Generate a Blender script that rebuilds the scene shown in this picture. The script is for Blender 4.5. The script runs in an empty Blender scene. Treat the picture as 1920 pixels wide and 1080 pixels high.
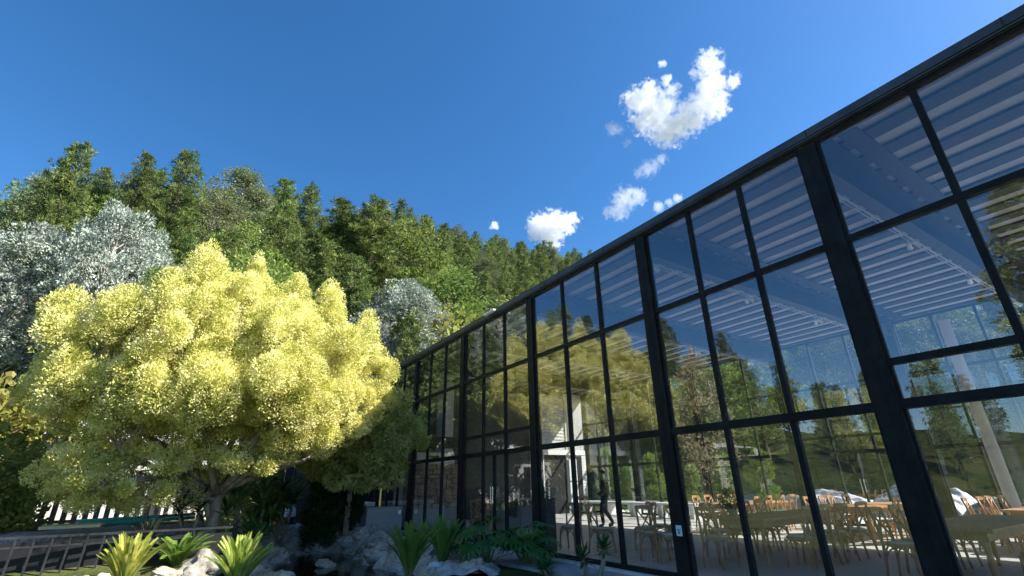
import bpy, bmesh, math, random
import numpy as np
from mathutils import Vector, Matrix, noise as mnoise

SC = bpy.context.scene
COL = SC.collection
PI = math.pi
R = math.radians
random.seed(7)
RNG = np.random.default_rng(11)

# ------------------------------------------------------------------ camera
# world frame: X runs into the pavilion (square to the glass), Y along it, z = 0 is its floor
CAM = Vector((0, 0, 1.4))
FWD = Vector((0.5065, 0.7725, 0.3830)).normalized()
RGT = Vector((0.00094788, -0.00061154, -0.0000201)).normalized()
UPV = RGT.cross(FWD).normalized()
RGT = FWD.cross(UPV).normalized()
cam_d = bpy.data.cameras.new('camera')
cam = bpy.data.objects.new('camera', cam_d)
COL.objects.link(cam)
M3 = Matrix((RGT, UPV, -FWD)).transposed()
cam.matrix_world = Matrix.Translation(CAM) @ M3.to_4x4()
cam_d.sensor_width = 36
cam_d.lens = 886.4 / 1920 * 36
cam_d.clip_end = 5000
cam_d.clip_start = 0.05
SC.camera = cam

# ------------------------------------------------------------------ light
SUN = Vector((1.0, -0.70, 1.05)).normalized()          # towards the sun
wd = bpy.data.worlds.new('World')
SC.world = wd
wd.use_nodes = True
wn = wd.node_tree
bg = wn.nodes['Background']
sky = wn.nodes.new('ShaderNodeTexSky')
sky.sky_type = 'NISHITA'
sky.sun_disc = False
sky.sun_elevation = math.asin(SUN.z)
sky.sun_rotation = math.atan2(SUN.x, SUN.y)
sky.altitude = 1500
sky.air_density = 1.0
sky.dust_density = 0.9
sky.ozone_density = 2.5
hs = wn.nodes.new('ShaderNodeHueSaturation')            # a clear mountain sky: deeper blue than the model's
hs.inputs['Saturation'].default_value = 1.28
wn.links.new(sky.outputs[0], hs.inputs['Color'])
wn.links.new(hs.outputs[0], bg.inputs[0])
bg.inputs[1].default_value = 0.086
sl = bpy.data.lights.new('sun', 'SUN')
sl.energy = 5.0
sl.angle = R(0.5)
sl.color = (1.0, 0.95, 0.86)
so = bpy.data.objects.new('sun', sl)
COL.objects.link(so)
so.rotation_euler = SUN.to_track_quat('Z', 'Y').to_euler()
SC.view_settings.view_transform = 'Standard'
SC.view_settings.look = 'None'
SC.view_settings.exposure = 1.45
SC.view_settings.gamma = 1
SC.cycles.transparent_max_bounces = 24
SC.cycles.max_bounces = 12
SC.cycles.diffuse_bounces = 3
SC.cycles.glossy_bounces = 4
SC.cycles.volume_bounces = 20
SC.cycles.sample_clamp_indirect = 8

def ray(x, y):                                          # a direction for a place in the 1920 x 1080 photograph
    return FWD + RGT * ((x - 960) / 886.4) + UPV * ((540 - y) / 886.4)
def atz(x, y, z):
    d = ray(x, y); return CAM + d * ((z - CAM.z) / d.z)
def atx(x, y, X):
    d = ray(x, y); return CAM + d * (X / d.x)
def aty(x, y, Y):
    d = ray(x, y); return CAM + d * (Y / d.y)
def atd(x, y, D):
    d = ray(x, y); return CAM + d * (D / math.hypot(d.x, d.y))

# ------------------------------------------------------------------ materials
def lin(c):
    return tuple(((v / 12.92) if v <= .04045 else ((v + .055) / 1.055) ** 2.4) for v in c)

MATS = {}
def mat(name, col, rough=0.6, metal=0.0, col2=None, scale=6.0, detail=5.0, bump=0.0, bscale=None, spec=0.4, contrast=(0.35, 0.65), stretch=None, coord='Object'):
    m = bpy.data.materials.new(name); m.use_nodes = True
    nt = m.node_tree; b = nt.nodes['Principled BSDF']
    b.inputs['Roughness'].default_value = rough
    b.inputs['Metallic'].default_value = metal
    b.inputs['Specular IOR Level'].default_value = spec
    b.inputs['Base Color'].default_value = (*col, 1)
    tc = nt.nodes.new('ShaderNodeTexCoord')
    src = tc.outputs[coord]
    if stretch:
        mp = nt.nodes.new('ShaderNodeMapping'); mp.inputs['Scale'].default_value = stretch
        nt.links.new(src, mp.inputs[0]); src = mp.outputs[0]
    if col2 is not None:
        n = nt.nodes.new('ShaderNodeTexNoise'); n.inputs['Scale'].default_value = scale; n.inputs['Detail'].default_value = detail
        n.inputs['Roughness'].default_value = 0.65
        r = nt.nodes.new('ShaderNodeValToRGB')
        r.color_ramp.elements[0].position = contrast[0]; r.color_ramp.elements[0].color = (*col, 1)
        r.color_ramp.elements[1].position = contrast[1]; r.color_ramp.elements[1].color = (*col2, 1)
        nt.links.new(src, n.inputs[0]); nt.links.new(n.outputs[0], r.inputs[0]); nt.links.new(r.outputs[0], b.inputs['Base Color'])
    if bump:
        n2 = nt.nodes.new('ShaderNodeTexNoise'); n2.inputs['Scale'].default_value = bscale or scale * 3; n2.inputs['Detail'].default_value = 6
        bp = nt.nodes.new('ShaderNodeBump'); bp.inputs['Strength'].default_value = bump; bp.inputs['Distance'].default_value = 0.05
        nt.links.new(src, n2.inputs[0]); nt.links.new(n2.outputs[0], bp.inputs['Height']); nt.links.new(bp.outputs[0], b.inputs['Normal'])
    MATS[name] = m
    return m

def leafmat(name, c1, c2, c3=None, trans=0.35, scale=2.0, hue=0.03, val=0.25, rough=0.55, spec=.18):
    """foliage: two or three leaf colours mixed by a fine noise, a shift per tree, some light coming through"""
    m = bpy.data.materials.new(name); m.use_nodes = True
    nt = m.node_tree; b = nt.nodes['Principled BSDF']; out = nt.nodes['Material Output']
    tc = nt.nodes.new('ShaderNodeTexCoord'); n = nt.nodes.new('ShaderNodeTexNoise')
    n.inputs['Scale'].default_value = scale; n.inputs['Detail'].default_value = 4
    r = nt.nodes.new('ShaderNodeValToRGB')
    r.color_ramp.elements[0].position = .36; r.color_ramp.elements[0].color = (*c1, 1)
    r.color_ramp.elements[1].position = .64; r.color_ramp.elements[1].color = (*(c3 or c2), 1)
    if c3:
        e = r.color_ramp.elements.new(.5); e.color = (*c2, 1)
    oi = nt.nodes.new('ShaderNodeObjectInfo'); h = nt.nodes.new('ShaderNodeHueSaturation')
    m1 = nt.nodes.new('ShaderNodeMapRange'); m1.inputs[3].default_value = .5 - hue; m1.inputs[4].default_value = .5 + hue
    m2 = nt.nodes.new('ShaderNodeMapRange'); m2.inputs[3].default_value = 1 - val; m2.inputs[4].default_value = 1 + val
    mm = nt.nodes.new('ShaderNodeMath'); mm.operation = 'FRACT'
    m3 = nt.nodes.new('ShaderNodeMath'); m3.operation = 'MULTIPLY'; m3.inputs[1].default_value = 7.31
    L = nt.links.new
    L(tc.outputs['Object'], n.inputs[0]); L(n.outputs[0], r.inputs[0]); L(r.outputs[0], h.inputs['Color'])
    L(oi.outputs['Random'], m1.inputs[0]); L(m1.outputs[0], h.inputs['Hue'])
    L(oi.outputs['Random'], m3.inputs[0]); L(m3.outputs[0], mm.inputs[0]); L(mm.outputs[0], m2.inputs[0]); L(m2.outputs[0], h.inputs['Value'])
    L(h.outputs[0], b.inputs['Base Color'])
    b.inputs['Roughness'].default_value = rough; b.inputs['Specular IOR Level'].default_value = spec
    tr = nt.nodes.new('ShaderNodeBsdfTranslucent'); L(h.outputs[0], tr.inputs[0])
    mx = nt.nodes.new('ShaderNodeMixShader'); mx.inputs[0].default_value = trans
    L(b.outputs[0], mx.inputs[1]); L(tr.outputs[0], mx.inputs[2]); L(mx.outputs[0], out.inputs[0])
    MATS[name] = m
    return m

def glassmat(name, ior, tint, wob):
    m = bpy.data.materials.new(name); m.use_nodes = True
    nt = m.node_tree; out = nt.nodes['Material Output']; nt.nodes.remove(nt.nodes['Principled BSDF'])
    L = nt.links.new
    ge = nt.nodes.new('ShaderNodeNewGeometry')
    mr = nt.nodes.new('ShaderNodeMapRange'); mr.inputs[3].default_value = ior; mr.inputs[4].default_value = 1 / ior
    L(ge.outputs['Backfacing'], mr.inputs[0])
    fr = nt.nodes.new('ShaderNodeFresnel'); L(mr.outputs[0], fr.inputs[0])
    gl = nt.nodes.new('ShaderNodeBsdfGlossy'); gl.inputs['Roughness'].default_value = 0.0
    gl.inputs[0].default_value = (.95, .97, 1, 1)
    tp = nt.nodes.new('ShaderNodeBsdfTransparent'); tp.inputs[0].default_value = (*tint, 1)
    tc = nt.nodes.new('ShaderNodeTexCoord'); n = nt.nodes.new('ShaderNodeTexNoise'); n.inputs['Scale'].default_value = 1.1; n.inputs['Detail'].default_value = 1.5
    bp = nt.nodes.new('ShaderNodeBump'); bp.inputs['Strength'].default_value = wob; bp.inputs['Distance'].default_value = .02
    L(tc.outputs['Object'], n.inputs[0]); L(n.outputs[0], bp.inputs['Height']); L(bp.outputs[0], gl.inputs['Normal'])
    mx = nt.nodes.new('ShaderNodeMixShader'); L(fr.outputs[0], mx.inputs[0]); L(tp.outputs[0], mx.inputs[1]); L(gl.outputs[0], mx.inputs[2])
    # a film of dust and dried water streaks
    mp = nt.nodes.new('ShaderNodeMapping'); mp.inputs['Scale'].default_value = (2, 2, .35); L(tc.outputs['Object'], mp.inputs[0])
    nd = nt.nodes.new('ShaderNodeTexNoise'); nd.inputs['Scale'].default_value = 2.2; nd.inputs['Detail'].default_value = 9; nd.inputs['Roughness'].default_value = .75; L(mp.outputs[0], nd.inputs[0])
    md = nt.nodes.new('ShaderNodeMapRange'); md.inputs[1].default_value = .42; md.inputs[2].default_value = .78; md.inputs[3].default_value = .002; md.inputs[4].default_value = .045; L(nd.outputs[0], md.inputs[0])
    df = nt.nodes.new('ShaderNodeBsdfDiffuse'); df.inputs[0].default_value = (.55, .53, .49, 1)
    m2_ = nt.nodes.new('ShaderNodeMixShader'); L(md.outputs[0], m2_.inputs[0]); L(mx.outputs[0], m2_.inputs[1]); L(df.outputs[0], m2_.inputs[2])
    L(m2_.outputs[0], out.inputs[0])
    MATS[name] = m
    return m

mat('steel', (.010, .0105, .012), .6, .0, (.022, .022, .024), 3, bump=.08, spec=.16)
mat('fascia', (.05, .052, .06), .45, .2, (.085, .087, .095), 2, spec=.4)
mat('deck', (.33, .315, .33), .6, 0, (.42, .40, .41), 1.5)
mat('purlin', (.008, .009, .012), .6)
mat('roofing', (.30, .29, .28), .6, 0, (.38, .37, .35), 1.2)
glassmat('glass', 1.84, (.95, .96, .96), .018)
glassmat('rail_glass', 1.5, (.72, .86, .82), .02)
mat('concrete_floor', (.56, .55, .53), .38, 0, (.66, .645, .62), .9, bump=.04, bscale=14, spec=.35)
mat('pale_stone', (.60, .58, .54), .7, 0, (.70, .68, .63), 2, bump=.08)
mat('path', (.32, .33, .35), .8, 0, (.42, .43, .45), 2.5, bump=.2, bscale=40)
mat('wood', (.45, .235, .105), .5, 0, (.62, .345, .17), 5, stretch=(1, 8, 1), bump=.04)
mat('dark_wood', (.26, .16, .08), .55, 0, (.36, .23, .12), 5, stretch=(8, 1, 1), bump=.04)
mat('seat_cane', (.66, .63, .58), .75, 0, (.76, .73, .68), 30)
mat('siding', (.46, .47, .49), .65, 0, (.54, .55, .57), 1.5, bump=.05)
mat('black', (.012, .012, .014), .6)
mat('charcoal', (.030, .031, .036), .6, 0, (.045, .046, .052), 1.5)
mat('navy', (.012, .016, .026), .5, 0, (.022, .027, .04), 2)
mat('white', (.80, .80, .80), .55, 0, (.74, .74, .73), 2)
mat('greybox', (.30, .32, .35), .6, 0, (.36, .38, .41), 1.3)
mat('rock', (.16, .145, .12), .85, 0, (.36, .335, .29), 2.3, bump=.7, bscale=6)
mat('rock_dark', (.25, .235, .205), .85, 0, (.58, .54, .48), 3.2, bump=.7, bscale=7)
mat('rock_warm', (.30, .25, .175), .85, 0, (.56, .49, .38), 2.5, bump=.6, bscale=6)
mat('stonework', (.20, .13, .09), .8, 0, (.55, .42, .33), 5, bump=.6, bscale=9)
mat('earth', (.42, .20, .08), .9, 0, (.60, .33, .15), 2, bump=.5, bscale=5)
mat('gravel', (.16, .155, .15), .9, 0, (.44, .43, .42), 14, bump=.8, bscale=30)
mat('bark', (.17, .14, .105), .85, 0, (.40, .35, .28), 7, bump=.7, bscale=14, stretch=(1, 1, .25))
mat('bark_pale', (.30, .27, .23), .8, 0, (.44, .41, .36), 4, bump=.3, stretch=(1, 1, .3))
mat('bark_dark', (.05, .04, .03), .9, 0, (.12, .095, .07), 5, bump=.6, stretch=(1, 1, .3))
mat('teal', (.02, .34, .36), .4, 0, (.03, .42, .43), 3)
mat('bluewhite', (.42, .52, .66), .5, 0, (.62, .70, .80), 4)
mat('tarp', (.20, .22, .26), .42, 0, (.62, .65, .70), .9, detail=2, bump=.5, bscale=3, spec=.5, contrast=(.47, .56), stretch=(1, 1, 2.2))  # dark faces and white highlights of the sheet put in as colour noise
mat('tarp_dark', (.05, .055, .06), .5, 0, (.08, .085, .09), 2, bump=.3, bscale=4)
mat('card', (.72, .78, .85), .5)
mat('card_ink', (.12, .25, .5), .5)
mat('chrome', (.75, .75, .76), .25, .8)
mat('fence_metal', (.018, .018, .02), .7, 0, (.04, .04, .042), 4, spec=.2)
mat('weathered', (.17, .155, .135), .85, 0, (.30, .28, .25), 4, stretch=(3, 1, .6), bump=.2)
mat('yellow_board', (.62, .52, .28), .7, 0, (.70, .60, .36), 3)
mat('stem', (.10, .16, .05), .7, 0, (.17, .22, .08), 8)
mat('skin', (.40, .23, .16), .55)
mat('hair', (.015, .012, .01), .6)
mat('jacket', (.035, .036, .03), .8, 0, (.06, .06, .045), 9, bump=.3)
mat('olive', (.16, .14, .055), .8, 0, (.22, .19, .08), 9, bump=.3)
mat('trouser', (.022, .024, .028), .8)
mat('shoe', (.012, .011, .01), .5)
leafmat('gold_leaf', (.40, .42, .10), (.78, .745, .26), (.90, .865, .45), .33, 3.0, 0, 0, .65, .05)
leafmat('olive_leaf', (.28, .33, .085), (.42, .46, .15), (.55, .57, .24), .35, 2, 0, 0)
leafmat('pine_leaf', (.06, .10, .028), (.135, .19, .05), (.245, .29, .09), .3, .9, .012, .3)
leafmat('broad_leaf', (.095, .15, .03), (.17, .245, .055), (.24, .29, .085), .35, .7, .012, .25)
leafmat('slender_leaf', (.10, .135, .055), (.17, .205, .095), (.23, .26, .13), .3, 1.0, .02, .2)
leafmat('silver_leaf', (.15, .185, .145), (.29, .34, .275), (.48, .53, .45), .22, 1.2, .01, .1, .45)
leafmat('bush_leaf', (.16, .20, .04), (.24, .28, .06), (.34, .34, .09), .35, 1.2, .03, .2)
leafmat('cypress_leaf', (.10, .19, .035), (.17, .28, .06), None, .3, 3, .02, .15)
leafmat('dark_cypress', (.025, .055, .02), (.05, .09, .03), None, .2, 3, .01, .1)
leafmat('beige_leaf', (.36, .34, .17), (.50, .46, .26), (.60, .55, .34), .3, 2, 0, 0)
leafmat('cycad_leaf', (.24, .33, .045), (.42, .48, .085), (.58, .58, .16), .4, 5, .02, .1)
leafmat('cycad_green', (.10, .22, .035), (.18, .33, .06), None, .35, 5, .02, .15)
leafmat('strap_leaf', (.045, .11, .03), (.09, .19, .05), (.17, .26, .09), .3, 3, .02, .2)
leafmat('lobed_leaf', (.03, .12, .035), (.06, .20, .05), None, .3, 3, .02, .15, .35)
leafmat('spiky_dark', (.03, .045, .03), (.07, .075, .05), None, .2, 4, 0, .1)
M = MATS

# ------------------------------------------------------------------ helpers
class MB:
    """collects shapes, builds ONE mesh object"""
    def __init__(s): s.v = []; s.f = []; s.n = 0; s.mi = []; s.cur = 0
    def add(s, vs, fs):
        o = s.n
        s.v.extend([tuple(p) for p in vs]); s.f.extend([tuple(i + o for i in f) for f in fs]); s.mi.extend([s.cur] * len(fs)); s.n += len(vs)
        return s
    def box(s, x0, y0, z0, x1, y1, z1):
        vs = [(x0, y0, z0), (x1, y0, z0), (x1, y1, z0), (x0, y1, z0), (x0, y0, z1), (x1, y0, z1), (x1, y1, z1), (x0, y1, z1)]
        return s.add(vs, [(0, 3, 2, 1), (4, 5, 6, 7), (0, 1, 5, 4), (1, 2, 6, 5), (2, 3, 7, 6), (3, 0, 4, 7)])
    def bbox(s, x0, y0, z0, x1, y1, z1, b=.01):
        """box with chamfered edges"""
        bm = bmesh.new(); bmesh.ops.create_cube(bm, size=1)
        for v in bm.verts:
            v.co = Vector((x0 + (v.co.x + .5) * (x1 - x0), y0 + (v.co.y + .5) * (y1 - y0), z0 + (v.co.z + .5) * (z1 - z0)))
        bmesh.ops.bevel(bm, geom=list(bm.edges), offset=b, segments=2, affect='EDGES', profile=.7)
        s.addbm(bm); return s
    def addbm(s, bm):
        bm.verts.index_update()
        s.add([v.co[:] for v in bm.verts], [[v.index for v in f.verts] for f in bm.faces]); bm.free(); return s
    def bar(s, a, b, w, h=None, up=(0, 0, 1)):
        a = Vector(a); b = Vector(b); h = h or w
        d = (b - a).normalized(); u = Vector(up)
        if abs(d.dot(u)) > .95: u = Vector((1, 0, 0))
        x = d.cross(u).normalized() * w / 2; y = x.cross(d).normalized() * h / 2
        vs = [p + i * x + j * y for p in (a, b) for i, j in ((-1, -1), (1, -1), (1, 1), (-1, 1))]
        return s.add(vs, [(3, 2, 1, 0), (4, 5, 6, 7), (0, 1, 5, 4), (1, 2, 6, 5), (2, 3, 7, 6), (3, 0, 4, 7)])
    def tube(s, pts, rad, n=8, cap=True):
        pts = [Vector(p) for p in pts]
        if not hasattr(rad, '__len__'): rad = [rad] * len(pts)
        vs = []; fs = []; ref = None
        for i, p in enumerate(pts):
            d = (pts[min(i + 1, len(pts) - 1)] - pts[max(i - 1, 0)]).normalized()
            if ref is None:
                ref = d.orthogonal().normalized()
            x = (ref - d * ref.dot(d)).normalized(); ref = x; y = d.cross(x)
            for k in range(n):
                t = 2 * PI * k / n
                vs.append(p + (x * math.cos(t) + y * math.sin(t)) * rad[i])
        for i in range(len(pts) - 1):
            for k in range(n):
                a = i * n + k; b = i * n + (k + 1) % n
                fs.append((a, b, b + n, a + n))
        if cap:
            fs.append(tuple(range(n - 1, -1, -1))); fs.append(tuple(range((len(pts) - 1) * n, len(pts) * n)))
        return s.add(vs, fs)
    def lathe(s, prof, n=16, c=(0, 0, 0)):
        vs = []; fs = []
        for r, z in prof:
            for k in range(n):
                t = 2 * PI * k / n; vs.append((c[0] + r * math.cos(t), c[1] + r * math.sin(t), c[2] + z))
        for i in range(len(prof) - 1):
            for k in range(n):
                a = i * n + k; b = i * n + (k + 1) % n; fs.append((a, b, b + n, a + n))
        fs.append(tuple(range(n - 1, -1, -1))); fs.append(tuple(range((len(prof) - 1) * n, len(prof) * n)))
        return s.add(vs, fs)
    def prism(s, poly, axis, a, b):
        """poly of 2-D points pushed along axis 0/1/2 from a to b"""
        n = len(poly)
        def P(q, t):
            if axis == 0: return (t, q[0], q[1])
            if axis == 1: return (q[0], t, q[1])
            return (q[0], q[1], t)
        vs = [P(q, a) for q in poly] + [P(q, b) for q in poly]
        fs = [tuple(range(n - 1, -1, -1)), tuple(range(n, 2 * n))] + [(i, (i + 1) % n, (i + 1) % n + n, i + n) for i in range(n)]
        return s.add(vs, fs)
    def rot(s, Mx):
        s.v = [tuple(Mx @ Vector(p)) for p in s.v]; return s
    def build(s, name, m, parent=None, smooth=False, loc=None):
        me = bpy.data.meshes.new(name); me.from_pydata(s.v, [], s.f)
        ms = m if isinstance(m, (list, tuple)) else [m]
        for q in ms: me.materials.append(M[q] if isinstance(q, str) else q)
        if len(ms) > 1: me.polygons.foreach_set('material_index', s.mi)
        bm = bmesh.new(); bm.from_mesh(me); bmesh.ops.recalc_face_normals(bm, faces=bm.faces); bm.to_mesh(me); bm.free()
        if smooth: me.polygons.foreach_set('use_smooth', [True] * len(me.polygons))
        me.update()
        return link(name, me, parent, loc)

def link(name, me, parent=None, loc=None):
    o = bpy.data.objects.new(name, me); COL.objects.link(o)
    if parent is not None: o.parent = parent
    if loc is not None: o.location = loc
    return o

def tag(o, label=None, cat=None, group=None, kind=None):
    if label: o['label'] = label
    if cat: o['category'] = cat
    if group: o['group'] = group
    if kind: o['kind'] = kind
    return o

def thing(name, label, cat, loc=(0, 0, 0), rz=0, group=None):
    o = bpy.data.objects.new(name, None); COL.objects.link(o)
    o.empty_display_size = .1
    o.location = loc; o.rotation_euler = (0, 0, rz)
    return tag(o, label, cat, group)

def dup(o, loc, rz=0, label=None, group=None, scale=None):
    c = o.copy(); COL.objects.link(c); c.location = loc; c.rotation_euler = (0, 0, rz)
    if scale is not None: c.scale = scale if hasattr(scale, '__len__') else (scale,) * 3
    if label: c['label'] = label
    if group: c['group'] = group
    for ch in list(o.children):
        d = ch.copy(); COL.objects.link(d); d.parent = c
        for g in list(ch.children):
            e = g.copy(); COL.objects.link(e); e.parent = d
    return c

def quads_obj(name, V, m, parent=None):
    """V: (n,4,3) array of leaf corners -> one mesh"""
    V = np.ascontiguousarray(V, dtype=np.float32); n = len(V)
    me = bpy.data.meshes.new(name)
    me.vertices.add(n * 4); me.vertices.foreach_set('co', V.reshape(-1))
    me.loops.add(n * 4); me.loops.foreach_set('vertex_index', np.arange(n * 4, dtype=np.int32))
    me.polygons.add(n); me.polygons.foreach_set('loop_start', np.arange(0, n * 4, 4, dtype=np.int32))
    me.polygons.foreach_set('loop_total', np.full(n, 4, dtype=np.int32))
    me.materials.append(M[m]); me.update(calc_edges=True); me.validate()
    return link(name, me, parent)

def unit(a):
    return a / np.maximum(np.linalg.norm(a, axis=-1, keepdims=True), 1e-9)

def leaves(P, D, ln, wd, rng, jit=.6, fold=0):
    """leaf quads at points P, pointing roughly along D"""
    n = len(P)
    d = unit(D + rng.normal(0, jit, (n, 3)))
    s = unit(np.cross(d, rng.normal(0, 1, (n, 3))))
    l = (ln * rng.uniform(.7, 1.3, n))[:, None]; w = (wd * rng.uniform(.7, 1.3, n))[:, None]
    return np.stack([P, P + d * l * .5 + s * w * .5, P + d * l, P + d * l * .5 - s * w * .5], 1)

def ball(rng, n, shell=.0):
    d = unit(rng.normal(0, 1, (n, 3))); r = (shell + (1 - shell) * rng.random(n) ** (1 / 3))[:, None]
    return d * r, d

def smooth01(t):
    t = max(0., min(1., t)); return t * t * (3 - 2 * t)
def interp(x, xs, ys):
    return float(np.interp(x, xs, ys))

# ------------------------------------------------------------------ terrain
RPHI = [-180, -140, -100, -80, -58, -40, -15, -7, 0, 18, 32, 43, 60, 80, 100, 140, 180]
RTAN = [.10, .10, .13, .17, .235, .37, .52, .58, .605, .60, .565, .50, .44, .36, .25, .12, .10]
RDIS = [90, 90, 90, 85, 80, 65, 58, 58, 58, 75, 105, 140, 110, 95, 80, 90, 90]
RFOO = [45, 45, 42, 38, 34, 29, 24, 24, 24, 27, 32, 36, 33, 32, 32, 45, 45]
TREE_H = 10.5
def hill(x, y):
    D = math.hypot(x, y); ph = math.degrees(math.atan2(x, y))
    d0 = interp(ph, RPHI, RFOO); d1 = interp(ph, RPHI, RDIS); tn = interp(ph, RPHI, RTAN)
    if D <= d0: return 0.0
    top = max(.5, d1 * tn + 1.4 - TREE_H)
    t = (D - d0) / (d1 - d0)
    if t < 1: return top * t ** .95
    return top + (D - d1) * -.05

PONDS = [(3.1, 12.2, 1.7, 2.6), (3.6, 15.2, 1.35, 3.0), (2.9, 9.2, 1.0, 2.2)]
def pond(x, y):
    return min(math.hypot((x - a) / c, (y - b) / d) for a, b, c, d in PONDS)
def ground_z(x, y):
    z = hill(x, y)
    n = mnoise.noise(Vector((x * .35, y * .35, 3))) * .10 + mnoise.noise(Vector((x * 1.3, y * 1.3, 7))) * .04
    if z > 0:
        z += mnoise.noise(Vector((x * .06, y * .06, 1))) * min(3, z * .5)
    inb = 5.9 < x < 21.5 and -8 < y < 21.5
    if not inb:
        z += n * .8 + .02
        # the garden climbs a little behind the pool on the tree's side
        z += .62 * smooth01((y - 11.5) / 5) * smooth01((2.0 - x) / 1.6) * (1 - smooth01((y - 24) / 5) * .4)
        if x > 3.5: z += .12 * smooth01((y - 15) / 4) * smooth01((x - 3.5) / 2)
        e = pond(x, y)
        z -= .62 * (1 - smooth01((e - .72) / .45))
    return z - .12
def make_ground():
    xs = np.concatenate([np.linspace(-420, -60, 24), np.linspace(-57, -9, 22), np.linspace(-8, 9, 80), np.linspace(10, 60, 34), np.linspace(66, 420, 24)])
    ys = np.concatenate([np.linspace(-420, -40, 20), np.linspace(-36, 4, 16), np.linspace(5, 27, 98), np.linspace(28.5, 140, 60), np.linspace(150, 460, 20)])
    vs = [(x, y, ground_z(x, y)) for y in ys for x in xs]; w = len(xs)
    fs = [(j * w + i, j * w + i + 1, (j + 1) * w + i + 1, (j + 1) * w + i) for j in range(len(ys) - 1) for i in range(w - 1)]
    b = MB(); b.add(vs, fs)
    m = bpy.data.materials.new('ground'); m.use_nodes = True; nt = m.node_tree; L = nt.links.new
    bs = nt.nodes['Principled BSDF']; bs.inputs['Roughness'].default_value = .95; bs.inputs['Specular IOR Level'].default_value = .1
    tc = nt.nodes.new('ShaderNodeTexCoord')
    n1 = nt.nodes.new('ShaderNodeTexNoise'); n1.inputs['Scale'].default_value = .5; n1.inputs['Detail'].default_value = 8; n1.inputs['Roughness'].default_value = .7
    r = nt.nodes.new('ShaderNodeValToRGB')
    r.color_ramp.elements[0].position = .38; r.color_ramp.elements[0].color = (.030, .040, .013, 1)
    r.color_ramp.elements[1].position = .68; r.color_ramp.elements[1].color = (.10, .078, .046, 1)
    e = r.color_ramp.elements.new(.52); e.color = (.065, .080, .023, 1)
    n2 = nt.nodes.new('ShaderNodeTexNoise'); n2.inputs['Scale'].default_value = 9; n2.inputs['Detail'].default_value = 8
    bp = nt.nodes.new('ShaderNodeBump'); bp.inputs['Strength'].default_value = .8; bp.inputs['Distance'].default_value = .08
    L(tc.outputs['Object'], n1.inputs[0]); L(tc.outputs['Object'], n2.inputs[0]); L(n1.outputs[0], r.inputs[0]); L(r.outputs[0], bs.inputs['Base Color'])
    L(n2.outputs[0], bp.inputs['Height']); L(bp.outputs[0], bs.inputs['Normal'])
    o = b.build('ground', m, smooth=True); tag(o, kind='structure')
make_ground()

def make_water():
    b = MB(); n = 48; vs = [(3.2, 12.5, -.47)]
    for k in range(n):
        t = 2 * PI * k / n; vs.append((3.2 + 2.6 * math.cos(t), 12.8 + 6.4 * math.sin(t), -.47))
    b.add(vs, [(0, 1 + k, 1 + (k + 1) % n) for k in range(n)])
    m = mat('water', (.010, .012, .008), .04, 0, spec=.6, bump=.08, bscale=5)
    tag(b.build('water', m), kind='structure')
make_water()

# concrete path along the glass, terrace behind, floor
b = MB(); b.box(5.75, -9, -.3, 6.62, 11.2, -.045); tag(b.build('path', 'path'), kind='structure')
b = MB(); b.box(18.12, -9, -.3, 22.6, 21, -.03); tag(b.build('terrace', 'pale_stone'), kind='structure')
b = MB(); b.box(6.62, -9, -.3, 18.12, 20.9, 0.0); tag(b.build('floor', 'concrete_floor'), kind='structure')

# ------------------------------------------------------------------ pavilion
XF, XB = 6.76, 18.0                      # front and rear glass
ZT, ZTR, ZB = 5.93, 4.30, 2.165          # head of the glass, upper and lower transom
COLY = [20.75, 17.03, 13.17, 9.44, 5.58, 2.33, -1.40, -5.12, -8.85]
DOORBAYS = {2, 5}
pav = thing('glass_pavilion', 'large black steel and glass pavilion with a flat overhanging roof beside the pond garden', 'pavilion')

def columns(X, s):
    for y in COLY:
        c = MB(); w = .12
        # H section seen as a wide flat face with two lips
        a, b_ = (X - .07, X + .11) if s > 0 else (X - .11, X + .07)
        c.box(a, y - w, -.02, a + .025, y + w, 5.88).box(b_ - .025, y - w, -.02, b_, y + w, 5.88)
        c.box(a + .025, y - w + .018, -.02, b_ - .025, y + w - .018, 5.88)
        c.box(a - .004, y - .012, .02, a - .0001, y + .012, 5.86)
        c.build('column', 'steel', pav)
columns(XF, 1); columns(XB, -1)

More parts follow.
